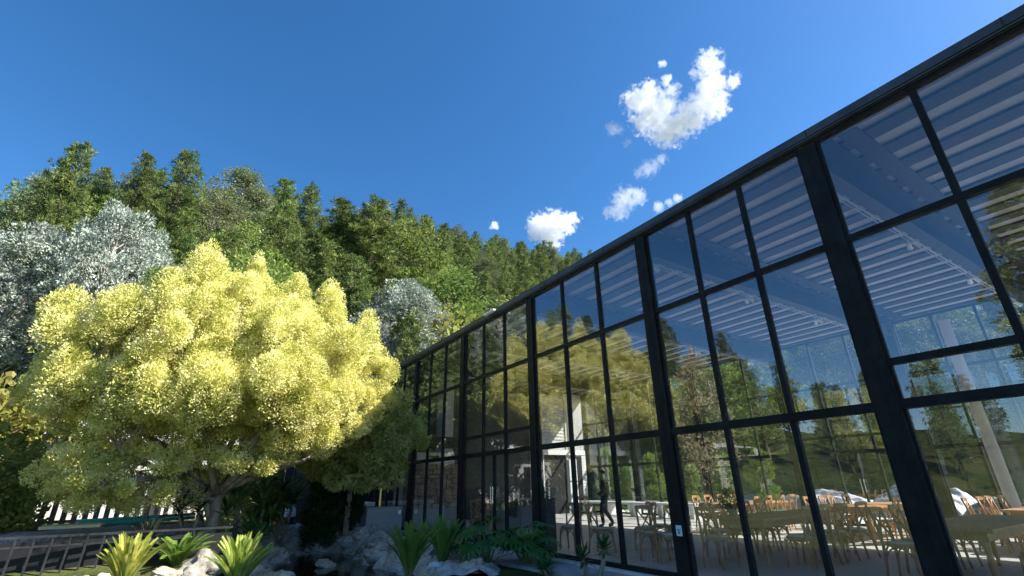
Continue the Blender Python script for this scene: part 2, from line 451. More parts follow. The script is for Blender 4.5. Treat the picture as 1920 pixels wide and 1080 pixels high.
def glass_bay(X, y0, y1, door):
    f = MB(); t = .035
    ya, yb = y1 + .12, y0 - .12
    w = (yb - ya) / 3
    th = [ya + w, ya + 2 * w]
    f.box(X - .05, ya, 0.0, X + .05, yb, .07)                       # sill
    f.box(X - .05, ya, ZT - .055, X + .05, yb, ZT)                   # head
    f.box(X - .045, ya, ZTR - .04, X + .045, yb, ZTR + .04)
    f.box(X - .055, ya, ZB - .055, X + .055, yb, ZB + .055)
    if door: f.box(X - .045, ya, 2.61, X + .045, yb, 2.69)
    for y in th:
        for z0, z1 in ((.07, ZB - .055), (ZB + .055, ZTR - .04), (ZTR + .04, ZT - .055)):
            if door and z0 > 2 and z0 < 3:
                f.box(X - .04, y - t, z0, X + .04, y + t, 2.61); f.box(X - .04, y - t, 2.69, X + .04, y + t, z1)
            else:
                f.box(X - .04, y - t, z0, X + .04, y + t, z1)
    for y in (ya + .02, yb - .02):
        f.box(X - .03, y - .02, .07, X + .03, y + .02, ZT - .055)
    win = f.build('window', 'steel', pav)
    g = MB()
    cells = [(ya, th[0]), (th[0], th[1]), (th[1], yb)]
    hs = [(.05, ZB), (ZB, ZTR), (ZTR, ZT - .02)]
    for (a, c_) in cells:
        for (z0, z1) in hs:
            tx = RNG.normal(0, .0035); tz = RNG.normal(0, .0035)
            k = MB().box(X - .006, a + .005, z0 + .005, X + .006, c_ - .005, z1 - .005)
            cy, cz = (a + c_) / 2, (z0 + z1) / 2
            k.v = [(p[0] + (p[1] - cy) * tx + (p[2] - cz) * tz, p[1], p[2]) for p in k.v]
            g.add(k.v, k.f)
    g.build('pane', 'glass', win)
    if door:
        for s in (-1, 1):
            yc = (th[0] + th[1]) / 2
            h = MB().tube([(X - .09, yc + s * .05, .95), (X - .09, yc + s * .05, 1.35)], .012)
            h.tube([(X - .09, yc + s * .05, 1.0), (X - .04, yc + s * .05, 1.0)], .008).tube([(X - .09, yc + s * .05, 1.3), (X - .04, yc + s * .05, 1.3)], .008)
            h.build('handle', 'chrome', win)
        m_ = MB().box(X - .04, (th[0] + th[1]) / 2 - .03, .07, X + .04, (th[0] + th[1]) / 2 + .03, ZB - .055); m_.build('meeting_stile', 'steel', win)
for i in range(len(COLY) - 1):
    glass_bay(XF, COLY[i], COLY[i + 1], i in DOORBAYS)
    glass_bay(XB, COLY[i], COLY[i + 1], i == 3)
# the far gable end, behind the bar: glass left out, a sided wall stands there
deck = MB().box(6.70, -9.1, 5.99, 18.08, 20.95, 6.05); roof = deck.build('roof', ['deck'], pav)
top = MB().box(6.69, -9.15, 6.05, 18.1, 21.0, 6.075); top.build('roof_covering', 'roofing', roof)
fa = MB(); fa.box(6.645, -9.2, 5.975, 6.675, 21.05, 6.10); fa.box(6.675, -9.2, 6.078, 6.80, 21.05, 6.10); fa.box(6.66, -9.2, 5.945, 6.684, 21.03, 5.973)
fa.box(6.686, -9.1, 5.931, 6.95, 20.9, 5.988); fa.build('fascia', 'fascia', roof)
for k in range(14):
    MB().box(6.6415, -8.4 + k * 2.13, 5.976, 6.6448, -8.385 + k * 2.13, 6.10).build('fascia_joint', 'black', roof)
fb = MB(); fb.box(18.085, -9.2, 5.93, 18.115, 21.05, 6.09); fb.box(17.80, -9.1, 5.931, 18.07, 20.9, 5.988); fb.build('fascia', 'fascia', roof)
fe = MB(); fe.box(6.68, 21.001, 5.9, 18.08, 21.04, 6.09); fe.build('fascia', 'fascia', roof)
x = 7.2
while x < 17.7:
    MB().box(x, -8.9, 5.95, x + .30, 20.8, 5.988).build('purlin', 'purlin', roof); x += .62
for y in COLY:
    r_ = MB(); r_.box(6.96, y - .10, 5.50, 17.79, y + .10, 5.52); r_.box(6.96, y - .012, 5.52, 17.79, y + .012, 5.93); r_.box(6.96, y - .10, 5.93, 17.79, y + .10, 5.948)
    r_.build('rafter', 'purlin', roof)
    s_ = MB(); s_.box(6.98, y - .58, 5.935, 17.77, y - .33, 5.948); s_.box(6.98, y - .26, 5.935, 17.77, y - .101, 5.948); s_.build('soffit_plate', 'purlin', roof)
# far end wall seen through the glass: sided panel, piers, dark opening, white lintel
YE = 20.3
ew = MB(); ew.box(6.95, YE + .2, 0, 17.9, YE + .35, 5.92)
end = ew.build('end_wall', 'charcoal', pav)
sd = MB(); z = 3.0
while z < 5.8:
    sd.prism([(YE + .2, z), (YE + .10, z), (YE + .135, z + .16), (YE + .2, z + .16)], 0, 14.85, 16.55); z += .165
sd.build('siding_panel', 'siding', end)
pn = MB(); pn.box(16.55, YE + .06, 0, 17.75, YE + .198, 5.9); pn.build('plaster_panel', 'siding', end)
MB().box(14.3, YE - .25, 0, 14.85, YE + .198, 5.8).build('pier', 'siding', end)
MB().box(9.2, YE - .4, 0, 9.75, YE + .198, 5.8).build('pier', 'siding', end)
MB().box(7.4, YE - .3, 0, 7.75, YE + .198, 4.5).build('pier', 'siding', end)
MB().box(14.86, YE - .03, 2.74, 17.75, YE + .055, 2.98).build('lintel', 'white', end)
MB().box(15.0, YE + .12, .0, 16.5, YE + .196, 2.74).build('dark_opening', 'black', end)
d_ = MB(); d_.box(16.62, YE - .03, .45, 17.12, YE + .036, 2.55); dr = d_.build('door', 'white', end); MB().box(16.62, YE - .036, 1.45, 17.12, YE - .031, 1.50).build('door_rail', 'black', dr)
MB().box(17.14, YE - .05, 0, 17.42, YE + .038, 2.6).build('dark_jamb', 'black', end)
bk = MB()
for k in range(18):
    bk.box(17.46, YE - .04, .02 + k * .15, 17.74, YE + .036, .155 + k * .15)
bk.build('block_pier', 'white', end)
for k in range(9): pass

# ceiling light tracks hung along the rafters
for i, y in enumerate(COLY[1:6]):
    names = ['nearest the far end wall', 'over the dark bar', 'over the loose chairs', 'over the first long table', 'nearest the camera']
    t = thing('light_track', 'thin pale lighting rail with small spotlights under the roof ' + names[i], 'light track', (0, y, 0), 0, 'lighting rails under the pavilion roof')
    MB().bar((7.05, .13, 5.475), (17.5, .13, 5.475), .03, .03).bar((7.05, .17, 5.44), (17.5, .17, 5.44), .014).build('rail', 'greybox', t)
    for xs in (7.15, 10.4, 13.6, 16.6):
        s = MB().tube([(xs, .16, 5.44), (xs, .16, 5.36)], .012)
        s.tube([(xs - .05, .16, 5.36), (xs + .07, .19, 5.29)], [.035, .048], 10)
        s.tube([(xs - .05, .10, 5.36), (xs + .06, .03, 5.28)], [.03, .045], 10)
        s.build('spotlight', 'white', t)

# small lean-to roof end peeping out beyond the far end of the pavilion
t = thing('low_roof', 'pale grey roof edge beyond the far end of the glass pavilion', 'roof', (0, 0, 0))
P0 = atd(752, 655, 24.5)
MB().prism([(21.3, 6.0), (25.2, 6.75), (25.2, 6.83), (21.3, 6.1)], 0, 6.6, 9.5).build('roof_sheet', 'roofing', t)
MB().box(6.8, 21.4, 5.7, 6.95, 25.1, 5.95).box(6.8, 24.9, -.2, 6.95, 25.05, 5.7).box(9.1, 24.9, -.2, 9.25, 25.05, 6.1).box(6.95, 24.9, 5.75, 9.1, 25.05, 5.9).build('roof_frame', 'steel', t)

# ------------------------------------------------------------------ interior things
def make_chair(mw, label, loc, rz, group):
    t = thing('cross_back_chair', label, 'chair', loc, rz, group)
    # faces +x; seat about .45 high
    def leg(pts, r): return MB().tube(pts, r, 8)
    for s in (-1, 1):
        leg([(.17, .165 * s, .44), (.185, .175 * s, .22), (.205, .19 * s, 0)], [.024, .022, .017]).build('leg', mw, t, True)
        leg([(-.235, .185 * s, 0), (-.20, .18 * s, .25), (-.185, .178 * s, .45), (-.20, .182 * s, .68), (-.245, .175 * s, .93)], [.018, .022, .024, .021, .019]).build('leg', mw, t, True)
    pr = [(.0, .438), (.19, .438), (.212, .45), (.212, .468), (.19, .476)]
    sf = MB().lathe([(.001, .432), (.205, .432), (.218, .445), (.218, .464), (.20, .474), (.001, .474)], 24); sf.v = [(p[0] * 1.0, p[1] * (1.0 + .12 * p[0]), p[2]) for p in sf.v]
    sf.build('seat_frame', mw, t, True)
    se = MB().lathe([(.001, .4741), (.175, .4741), (.188, .484), (.15, .497), (.001, .50)], 24); se.build('seat', 'seat_cane', t, True)
    tr = MB(); pts = [(-.245 - .035 * (1 - (k / 4) ** 2), .185 * k / 4, .925 + .012 * (1 - (k / 4) ** 2)) for k in range(-4, 5)]
    for a, c_ in zip(pts[:-1], pts[1:]): tr.bar(a, c_, .03, .065)
    tr.build('top_rail', mw, t)
    for s in (-1, 1):
        cb = MB(); pp = [Vector((-.188, -.172 * s, .50)), Vector((-.198 - .012 * s, -.085 * s, .61)), Vector((-.222 - .012 * s, 0, .71)), Vector((-.238 - .008 * s, .085 * s, .81)), Vector((-.248, .165 * s, .90))]
        cb.tube(pp, .016, 6); cb.build('cross_bar', mw, t, True)
    br = MB()
    def arc(a, c_, top):
        a = Vector(a); c_ = Vector(c_); pts = []
        for k in range(9):
            u = k / 8; p = a.lerp(c_, u); p.z = a.z + (top - a.z) * math.sin(PI * u) ** .6; pts.append(p)
        br.tube(pts, .012, 6)
    arc((.185, -.172, .27), (.185, .172, .27), .425); arc((-.19, -.172, .27), (-.19, .172, .27), .425)
    arc((.185, -.172, .27), (-.19, -.172, .27), .425); arc((.185, .172, .27), (-.19, .172, .27), .425)
    br.build('leg_brace', mw, t, True)
    return t
CHAIR0 = []
def chair(x, y, rz, label, group):
    if not CHAIR0:
        CHAIR0.append(make_chair('wood', label, (x, y, 0), rz, group)); return CHAIR0[0]
    return dup(CHAIR0[0], (x, y, 0), rz, label, group)

def make_table(label, loc, L, W, group):
    t = thing('farm_table', label, 'table', loc, 0, group)
    tp = MB(); n = 5
    for k in range(n):
        y0 = -W / 2 + W * k / n
        tp.bbox(-L / 2, y0 + .002, .72, L / 2, y0 + W / n - .002, .762, .006)
    tp.build('tabletop', 'wood', t)
    ap = MB(); i = .10
    ap.box(-L / 2 + i, -W / 2 + i, .61, L / 2 - i, -W / 2 + i + .025, .718).box(-L / 2 + i, W / 2 - i - .025, .61, L / 2 - i, W / 2 - i, .718)
    ap.box(-L / 2 + i, -W / 2 + i + .0255, .61, -L / 2 + i + .025, W / 2 - i - .0255, .718).box(L / 2 - i - .025, -W / 2 + i + .0255, .61, L / 2 - i, W / 2 - i - .0255, .718)
    ap.build('apron', 'wood', t)
    prof = [(.028, 0), (.034, .02), (.022, .06), (.030, .12), (.043, .22), (.046, .34), (.034, .43), (.024, .455), (.040, .475), (.040, .49), (.026, .51), (.046, .535), (.05, .56), (.05, .72)]
    for sx in (-1, 1):
        for sy in (-1, 1):
            MB().lathe(prof, 14, (sx * (L / 2 - .17), sy * (W / 2 - .17), 0)).build('leg', 'wood', t, True)
    return t
TG = 'long wooden farm tables in the pavilion'
t0 = make_table('long wooden table with turned legs nearest the glass, between the dark and the sunlit floor', (10.25, 5.85, 0), 3.2, 1.05, TG)
def table(x, y, label): return dup(t0, (x, y, 0), 0, label, TG)
table(10.3, 2.85, 'long wooden table with turned legs nearest the widest black column')
table(14.9, 9.5, 'sunlit long wooden table near the rear glass, closest to the walking person')
table(15.1, 6.15, 'sunlit long wooden table near the rear glass, in front of the white tarpaulin heap')
table(15.2, 2.9, 'sunlit long wooden table near the rear glass, beside the pale rear column')
table(10.4, -.3, 'long wooden table with turned legs beyond the widest black column')

def side_chairs(x0, n, y, rz, label, group, step=.66, skip=()):
    for k in range(n):
        if k in skip: continue
        chair(x0 + k * step + random.uniform(-.05, .05), y + random.uniform(-.06, .06), rz + random.uniform(-.12, .12), label, group)
# loose chairs on the open floor by the glass
chair(7.75, 9.55, R(205), 'single cross-back chair standing beside the black plinth with the stone bowl', 'loose cross-back chairs')
chair(7.85, 8.62, R(-72), 'single cross-back chair with its crossed back turned to the glass, second from the stone bowl', 'loose cross-back chairs')
chair(8.75, 8.2, R(150), 'cross-back chair behind the thin black mullion, in front of the walking person', 'loose cross-back chairs')
chair(9.35, 8.25, R(-60), 'cross-back chair showing a clear crossed back just beside the walking person', 'loose cross-back chairs')
chair(7.95, 7.25, R(10), 'cross-back chair with a broad pale round seat close to the column with the white card', 'loose cross-back chairs')
chair(8.15, 5.95, R(0), 'cross-back chair at the head of the nearest long table', 'loose cross-back chairs')
chair(7.9, 6.75, R(200), 'cross-back chair half hidden behind the column with the white card', 'loose cross-back chairs')
side_chairs(9.2, 4, 5.10, R(90), 'cross-back chair along the side of the nearest long table facing the person', 'chairs at the nearest long table')
side_chairs(9.2, 4, 6.6, R(-90), 'cross-back chair along the far side of the nearest long table', 'chairs at the nearest long table, far side')
side_chairs(9.3, 4, 3.62, R(-90), 'cross-back chair on the near-table side of the table by the widest column', 'chairs between the two dark tables')
side_chairs(9.3, 4, 2.1, R(90), 'cross-back chair behind the widest black column', 'chairs behind the widest column')
side_chairs(13.6, 4, 8.75, R(90), 'sunlit cross-back chair with its back towards the long table beside the rear glass', 'sunlit chairs near the person')
side_chairs(13.6, 4, 10.3, R(-90), 'sunlit cross-back chair in the row next to the walking person', 'sunlit chairs next to the person')
side_chairs(13.8, 4, 5.4, R(90), 'sunlit cross-back chair in the row below the white tarpaulin heap', 'sunlit chairs below the tarpaulin')
side_chairs(13.8, 4, 6.95, R(-90), 'sunlit cross-back chair in the row below the grey tarpaulin heap', 'sunlit chairs below the grey tarpaulin')
side_chairs(13.9, 4, 3.7, R(-90), 'sunlit cross-back chair in the row next to the pale rear column', 'sunlit chairs by the pale column')
side_chairs(13.9, 4, 2.1, R(90), 'sunlit cross-back chair beyond the last sunlit table', 'sunlit chairs beyond the tables')
# chairs in the dark bar end
chair(7.9, 13.4, R(0), 'dark cross-back chair pulled up to the wooden bar counter', 'bar end chairs')
chair(8.0, 14.3, R(15), 'dark cross-back chair behind the door bay, second at the bar counter', 'bar end chairs')
chair(8.6, 15.3, R(70), 'dark cross-back chair deepest in the bar end of the pavilion', 'bar end chairs')

# plinth with stone bowl
t = thing('plinth', 'tall square black plinth standing just inside the glass', 'plinth', (7.18, 9.64, 0))
MB().bbox(-.13, -.13, 0, .13, .13, 1.06, .012).build('post', 'charcoal', t); MB().bbox(-.15, -.15, 1.06, .15, .15, 1.09, .008).build('cap', 'charcoal', t)
t = thing('stone_bowl', 'rough grey stone bowl with a white rod and twigs on the black plinth', 'bowl', (7.18, 9.64, 1.09))
MB().lathe([(.08, 0), (.15, .03), (.20, .10), (.215, .20), (.20, .21), (.18, .205), (.17, .17), (.05, .15)], 20).build('bowl', 'rock', t, True)
MB().tube([(-.08, .04, .15), (-.10, .09, .45)], .018).build('rod', 'white', t)
tw = MB()
for k in range(6):
    a = k * 1.05; tw.tube([(.03 * math.cos(a), .03 * math.sin(a), .15), (.10 * math.cos(a), .10 * math.sin(a), .3), (.14 * math.cos(a + .3), .14 * math.sin(a + .3), .40 + .06 * (k % 3))], [.005, .004, .002], 5)
tw.build('twig', 'bark', t)

# bar counter, tray and papers, low white bench
t = thing('bar_counter', 'wooden topped bar counter with a grey front in the dark end of the pavilion', 'counter', (0, 0, 0))
MB().bbox(8.25, 11.7, .88, 9.0, 14.2, .96, .01).build('counter_top', 'dark_wood', t)
MB().box(8.4, 11.8, 0, 8.85, 14.1, .878).build('counter_front', 'greybox', t)
MB().box(8.395, 12.6, .05, 8.399, 12.62, .83).box(8.395, 13.3, .05, 8.399, 13.32, .83).build('panel_joint', 'black', t)
MB().bbox(8.4, 11.95, .962, 8.75, 12.75, 1.01, .01).build('white_slab', 'white', t)
t = thing('folded_cloth', 'dark cloth draped over the edge of the bar counter', 'cloth', (8.3, 12.85, .97))
cm = MB(); n = 9; vs = []; fs = []
for i in range(n):
    for j in range(6):
        yy = -.16 + .32 * j / 5; s = i / (n - 1) * .75
        if s < .3: p = (.25 - s, yy, .012 + .01 * math.sin(j * 1.7 + i))
        else: p = (-.075 - .02 * math.sin(j * 1.4), yy + .03 * math.sin(i * .8), .01 - (s - .3))
        vs.append(p)
fs = [(i * 6 + j, i * 6 + j + 1, i * 6 + j + 7, i * 6 + j + 6) for i in range(n - 1) for j in range(5)]
cm.add(vs, fs); o = cm.build('cloth', 'black', t, True); o.modifiers.new('thick', 'SOLIDIFY').thickness = .012
t = thing('low_bench', 'long low white masonry bench in sunlight by the rear glass', 'bench', (0, 0, 0))
MB().bbox(16.9, 13.1, .46, 17.6, 20.0, .56, .012).build('bench_top', 'white', t)
for k in range(5): MB().bbox(17.0, 13.3 + k * 1.6, 0, 17.5, 13.5 + k * 1.6, .459, .01).build('support', 'white', t)

# stone hearth with the white cabinet on it, deep in the dark end
t = thing('stone_hearth', 'mottled brown stone block wall with grey base behind the far panes', 'hearth', (0, 0, 0))
hb = MB(); rr = random.Random(3); z = .62
while z < 2.02:
    x = 7.05 - rr.random() * .1; h = rr.uniform(.14, .24)
    while x < 8.95:
        l = rr.uniform(.18, .45); e = rr.uniform(-.04, .03)
        hb.bbox(x, 17.55 + e, z, min(x + l, 9.1) - .015, 18.4, z + h - .012, .03); x += l
    z += h
hb.build('stones', 'stonework', t); MB().box(7.02, 17.58, 0, 9.05, 18.38, .615).build('base', 'greybox', t)
MB().box(7.0, 17.6, 2.78, 9.1, 18.5, 3.15).build('hood', 'black', t)
t = thing('white_cabinet', 'rounded white cabinet with a dark slot on top of the brown stone wall', 'cabinet', (7.95, 17.95, 2.12))
MB().bbox(-.80, -.35, 0.005, .80, .35, .46, .12).build('body', 'white', t, True); MB().bbox(-.30, -.357, .24, .40, -.345, .34, .004).build('slot', 'navy', t)

# pale round column inside the rear glass
t = thing('pale_column', 'pale grey round column inside the rear glass behind the widest black column', 'column', (17.3, 4.05, 0))
MB().lathe([(.13, 0), (.13, 5.45), (.16, 5.46), (.16, 5.5)], 20).build('shaft', 'greybox', t, True)
MB().lathe([(.26, 0.001), (.26, .12), (.21, .14)], 20).build('base', 'siding', t, True)

# notice card on the column
t = thing('notice_card', 'small white card with a blue mark stuck on a black column', 'notice', tuple(atx(1273, 995, XF - .082)))
MB().box(0, -.055, -.075, .004, .055, .075).build('card', 'card', t)
MB().box(-.002, -.035, .0, -.0005, .035, .02).box(-.002, -.02, -.045, -.0005, .02, -.01).build('print', 'card_ink', t)
t = thing('floodlight', 'small pale floodlight bar fixed under the roof edge of the pavilion', 'lamp', tuple(atx(918, 586, 6.52)))
MB().bbox(-.05, -.28, -.03, .05, .28, .03, .012).build('housing', 'white', t); MB().bar((0, 0, .03), (.05, 0, .14), .03).build('bracket', 'fascia', t)

# ------------------------------------------------------------------ person
def skinned(name, m, joints, bones, parent, sub=2):
    """joints: name -> (xyz, radius); bones: pairs; one continuous smooth surface"""
    ks = list(joints); me = bpy.data.meshes.new(name)
    me.from_pydata([joints[k][0] for k in ks], [(ks.index(a), ks.index(b_)) for a, b_ in bones], [])
    o = bpy.data.objects.new(name, me); COL.objects.link(o)
    o.modifiers.new('skin', 'SKIN')
    sk = me.skin_vertices[0].data
    for i, k in enumerate(ks):
        r = joints[k][1]; sk[i].radius = r if hasattr(r, '__len__') else (r, r); sk[i].use_root = (i == 0)
    sm = o.modifiers.new('sub', 'SUBSURF'); sm.levels = sub; sm.render_levels = sub
    bpy.context.view_layer.update()
    ev = o.evaluated_get(bpy.context.evaluated_depsgraph_get())
    me2 = bpy.data.meshes.new_from_object(ev); bpy.data.objects.remove(o)
    me2.materials.clear(); me2.materials.append(M[m]); me2.polygons.foreach_set('use_smooth', [True] * len(me2.polygons))
    return link(name, me2, parent)

def make_person(loc, rz):
    # walks towards +x, left hand resting on a chair back in front
    p = thing('person', 'person in dark jacket and olive vest walking with a hand on a chair back', 'person', loc, rz)
    J = {'pelvis': ((0, 0, .95), (.14, .105)), 'waist': ((.0, 0, 1.10), (.13, .10)), 'chest': ((.02, 0, 1.30), (.155, .115)), 'neck0': ((.02, 0, 1.46), .065), 'neck': ((.035, 0, 1.53), .052),
         'jaw': ((.06, 0, 1.60), (.062, .07)), 'head': ((.055, 0, 1.67), (.078, .092)), 'crown': ((.045, 0, 1.745), (.06, .07))}
    B = [('pelvis', 'waist'), ('waist', 'chest'), ('chest', 'neck0'), ('neck0', 'neck'), ('neck', 'jaw'), ('jaw', 'head'), ('head', 'crown')]
    legs = {1: [(.02, .09, .92), (.16, .10, .50), (.12, .10, .10)], -1: [(0, -.09, .92), (.02, -.10, .50), (-.22, -.10, .12)]}
    arms = {1: [(.03, .19, 1.40), (.02, .25, 1.13), (.25, .21, 1.02)], -1: [(.03, -.19, 1.40), (-.10, -.25, 1.14), (-.02, -.25, .90)]}
    for s in (1, -1):
        h, k, a = legs[s]
        J[f'hip{s}'] = (h, .095); J[f'knee{s}'] = (k, .06); J[f'ank{s}'] = (a, .042); J[f'toe{s}'] = ((a[0] + .17, a[1], a[2] - .055), .035)
        B += [('pelvis', f'hip{s}'), (f'hip{s}', f'knee{s}'), (f'knee{s}', f'ank{s}'), (f'ank{s}', f'toe{s}')]
        sh, el, wr = arms[s]
        J[f'sh{s}'] = (sh, .062); J[f'el{s}'] = (el, .043); J[f'wr{s}'] = (wr, .03)
        d = (Vector(wr) - Vector(el)).normalized(); pm = Vector(wr) + d * .06
        J[f'pm{s}'] = (pm, (.02, .036))
        B += [('chest', f'sh{s}'), (f'sh{s}', f'el{s}'), (f'el{s}', f'wr{s}'), (f'wr{s}', f'pm{s}')]
        sd_ = Vector((0, 1, 0)) if abs(d.y) < .8 else Vector((1, 0, 0)); cu = Vector((0, 0, -1)) if s == 1 else Vector((.6, 0, -.4))
        for f in range(4):
            b0 = pm + sd_ * (f - 1.5) * .019 + d * .03; ln = (.062, .075, .070, .055)[f]
            b1 = b0 + d * ln * .5 + cu * .008; b2 = b1 + d * ln * .28 + cu * ln * .5
            J[f'f{s}{f}a'] = (b0, .0095); J[f'f{s}{f}b'] = (b1, .009); J[f'f{s}{f}c'] = (b2, .0075)
            B += [(f'pm{s}', f'f{s}{f}a'), (f'f{s}{f}a', f'f{s}{f}b'), (f'f{s}{f}b', f'f{s}{f}c')]
        t0_ = pm - sd_ * .035 * s - d * .02; t1 = t0_ - sd_ * .02 * s + d * .04
        J[f't{s}a'] = (t0_, .011); J[f't{s}b'] = (t1, .0085)
        B += [(f'pm{s}', f't{s}a'), (f't{s}a', f't{s}b')]
    skinned('body', 'skin', J, B, p)
    # face and ears
    fc = MB()
    fc.tube([(.135, 0, 1.665), (.158, 0, 1.632), (.135, 0, 1.622)], [.009, .014, .008], 8)
    for s in (1, -1): fc.lathe([(.001, -.026), (.015, -.02), (.02, 0), (.014, .022), (.001, .028)], 8, (.045, s * .092, 1.645))
    fc.build('face', 'skin', p, True)
    ey = MB()
    for s in (1, -1): ey.lathe([(.001, -.01), (.010, 0), (.001, .01)], 8, (.128, s * .032, 1.665))
    ey.build('eye', 'hair', p); MB().tube([(.126, -.026, 1.592), (.137, 0, 1.592), (.126, .026, 1.592)], .006, 6).build('mouth', 'stonework', p)
    hr = MB(); bm = bmesh.new(); bmesh.ops.create_icosphere(bm, subdivisions=3, radius=1)
    for v in list(bm.verts):
        q = v.co; v.co = Vector((.035 + q.x * .102, q.y * .104, 1.70 + q.z * .098))
    bmesh.ops.delete(bm, geom=[v for v in bm.verts if v.co.z < 1.66 + max(0, (v.co.x - .02)) * .75], context='VERTS')
    hr.addbm(bm); hr.build('hair', 'hair', p, True).modifiers.new('thick', 'SOLIDIFY').thickness = -.01
    # clothes over the same skeleton
    def sub(keys, grow, extra=()):
        return {k: (J[k][0], tuple(np.array(J[k][1]) + grow) if hasattr(J[k][1], '__len__') else J[k][1] + grow) for k in keys}
    tk = ['pelvis', 'waist'] + [f'{a}{s}' for s in (1, -1) for a in ('hip', 'knee', 'ank')]
    skinned('trousers', 'trouser', sub(tk, .017), [('pelvis', 'waist')] + [e for s in (1, -1) for e in (('pelvis', f'hip{s}'), (f'hip{s}', f'knee{s}'), (f'knee{s}', f'ank{s}'))], p)
    jk = ['pelvis', 'waist', 'chest', 'neck0'] + [f'{a}{s}' for s in (1, -1) for a in ('sh', 'el', 'wr')]
    jj = sub(jk, .022); jj['pelvis'] = ((0, 0, .90), (.175, .14)); jj['neck0'] = ((.02, 0, 1.475), .07)
    skinned('jacket', 'jacket', jj, [('pelvis', 'waist'), ('waist', 'chest'), ('chest', 'neck0')] + [e for s in (1, -1) for e in (('chest', f'sh{s}'), (f'sh{s}', f'el{s}'), (f'el{s}', f'wr{s}'))], p)
    skinned('vest', 'olive', {'a': ((-.02, 0, .95), (.165, .155)), 'b': ((-.02, 0, 1.12), (.16, .14)), 'c': ((-.01, 0, 1.32), (.18, .145)), 'd': ((0, 0, 1.42), (.14, .12))}, [('a', 'b'), ('b', 'c'), ('c', 'd')], p)
    for s in (1, -1):
        a = Vector(J[f'ank{s}'][0])
        tz = -.055 if s == 1 else -.09
        skinned('shoe', 'shoe', {'h': (a + Vector((-.03, 0, -.06)), (.045, .042)), 'm': (a + Vector((.07, 0, -.055)), (.04, .046)), 't': (a + Vector((.17, 0, tz)), (.03, .042)), 'u': (a + Vector((0, 0, .01)), .05)}, [('h', 'm'), ('m', 't'), ('h', 'u')], p)
PP = Vector((12.35, 13.25, 0))
make_person(PP, R(140))
chair(PP.x - .42, PP.y + .62, R(40), 'cross-back chair held by the walking person', 'loose cross-back chairs')

# ------------------------------------------------------------------ beyond the rear glass
t = thing('glass_balustrade', 'greenish glass balustrade on the sunlit terrace behind the person', 'balustrade', (0, 0, 0))
for k in range(4):
    y0 = 15.0 + k * 1.45
    MB().box(22.0, y0 + .05, .06, 22.02, y0 + 1.40, 1.12).build('pane', 'rail_glass', t)
for k in range(5): MB().bar((22.01, 15.0 + k * 1.45, -.05), (22.01, 15.0 + k * 1.45, 1.14), .05).build('post', 'steel', t)
MB().box(21.98, 14.97, 1.141, 22.04, 20.85, 1.17).build('handrail', 'steel', t)

def tarp_heap(label, c, sx, sy, h, m, seed, name='tarpaulin_heap'):
    rr = random.Random(seed); n = 64; vs = []; fs = []
    for j in range(n):
        for i in range(n):
            u = i / (n - 1) * 2 - 1; v = j / (n - 1) * 2 - 1
            d = max(abs(u), abs(v)) * .55 + math.hypot(u, v) * .45
            z = h * .82 * max(0, 1 - d ** 2.6) ** .7
            z *= 1 + .55 * mnoise.noise(Vector((u * 1.6 + seed, v * 1.6, seed)))
            rg_ = sum((.5 - abs(mnoise.noise(Vector((u * f + seed, v * f * .7 + u * f * .4, 2 + f))))) / f for f in (2.2, 4.4, 9.0, 17.0))
            z += .55 * h * (rg_ - .35) * max(0, 1 - d ** 6)
            vs.append((u * sx * (1 + .08 * mnoise.noise(Vector((v * 2, seed, 0)))), v * sy * (1 + .08 * mnoise.noise(Vector((u * 2, seed, 5)))), z))
    fs = [(j * n + i, j * n + i + 1, (j + 1) * n + i + 1, (j + 1) * n + i) for j in range(n - 1) for i in range(n - 1)]
    o = MB().add(vs, fs).build(name, m, None, True, c); tag(o, label, 'tarpaulin', 'tarpaulin covered heaps behind the pavilion')
    return o
tarp_heap('silver grey tarpaulin heap, the long one in the middle behind the pavilion', (25.6, 12.6, -.15), 1.9, 2.3, 1.3, 'tarp', 1)
tarp_heap('white-sided tarpaulin heap nearest the pale column behind the pavilion', (26.2, 8.9, -.15), 1.7, 1.9, 1.45, 'tarp', 5)
tarp_heap('low pale tarpaulin heap trailing off beside the small cypresses', (25.4, 16.0, -.15), 1.5, 1.6, .95, 'tarp', 9)
tarp_heap('dark sheet lying crumpled at the right end of the tarpaulin heaps', (25.6, 6.2, -.15), 1.5, 1.3, .8, 'tarp_dark', 12)

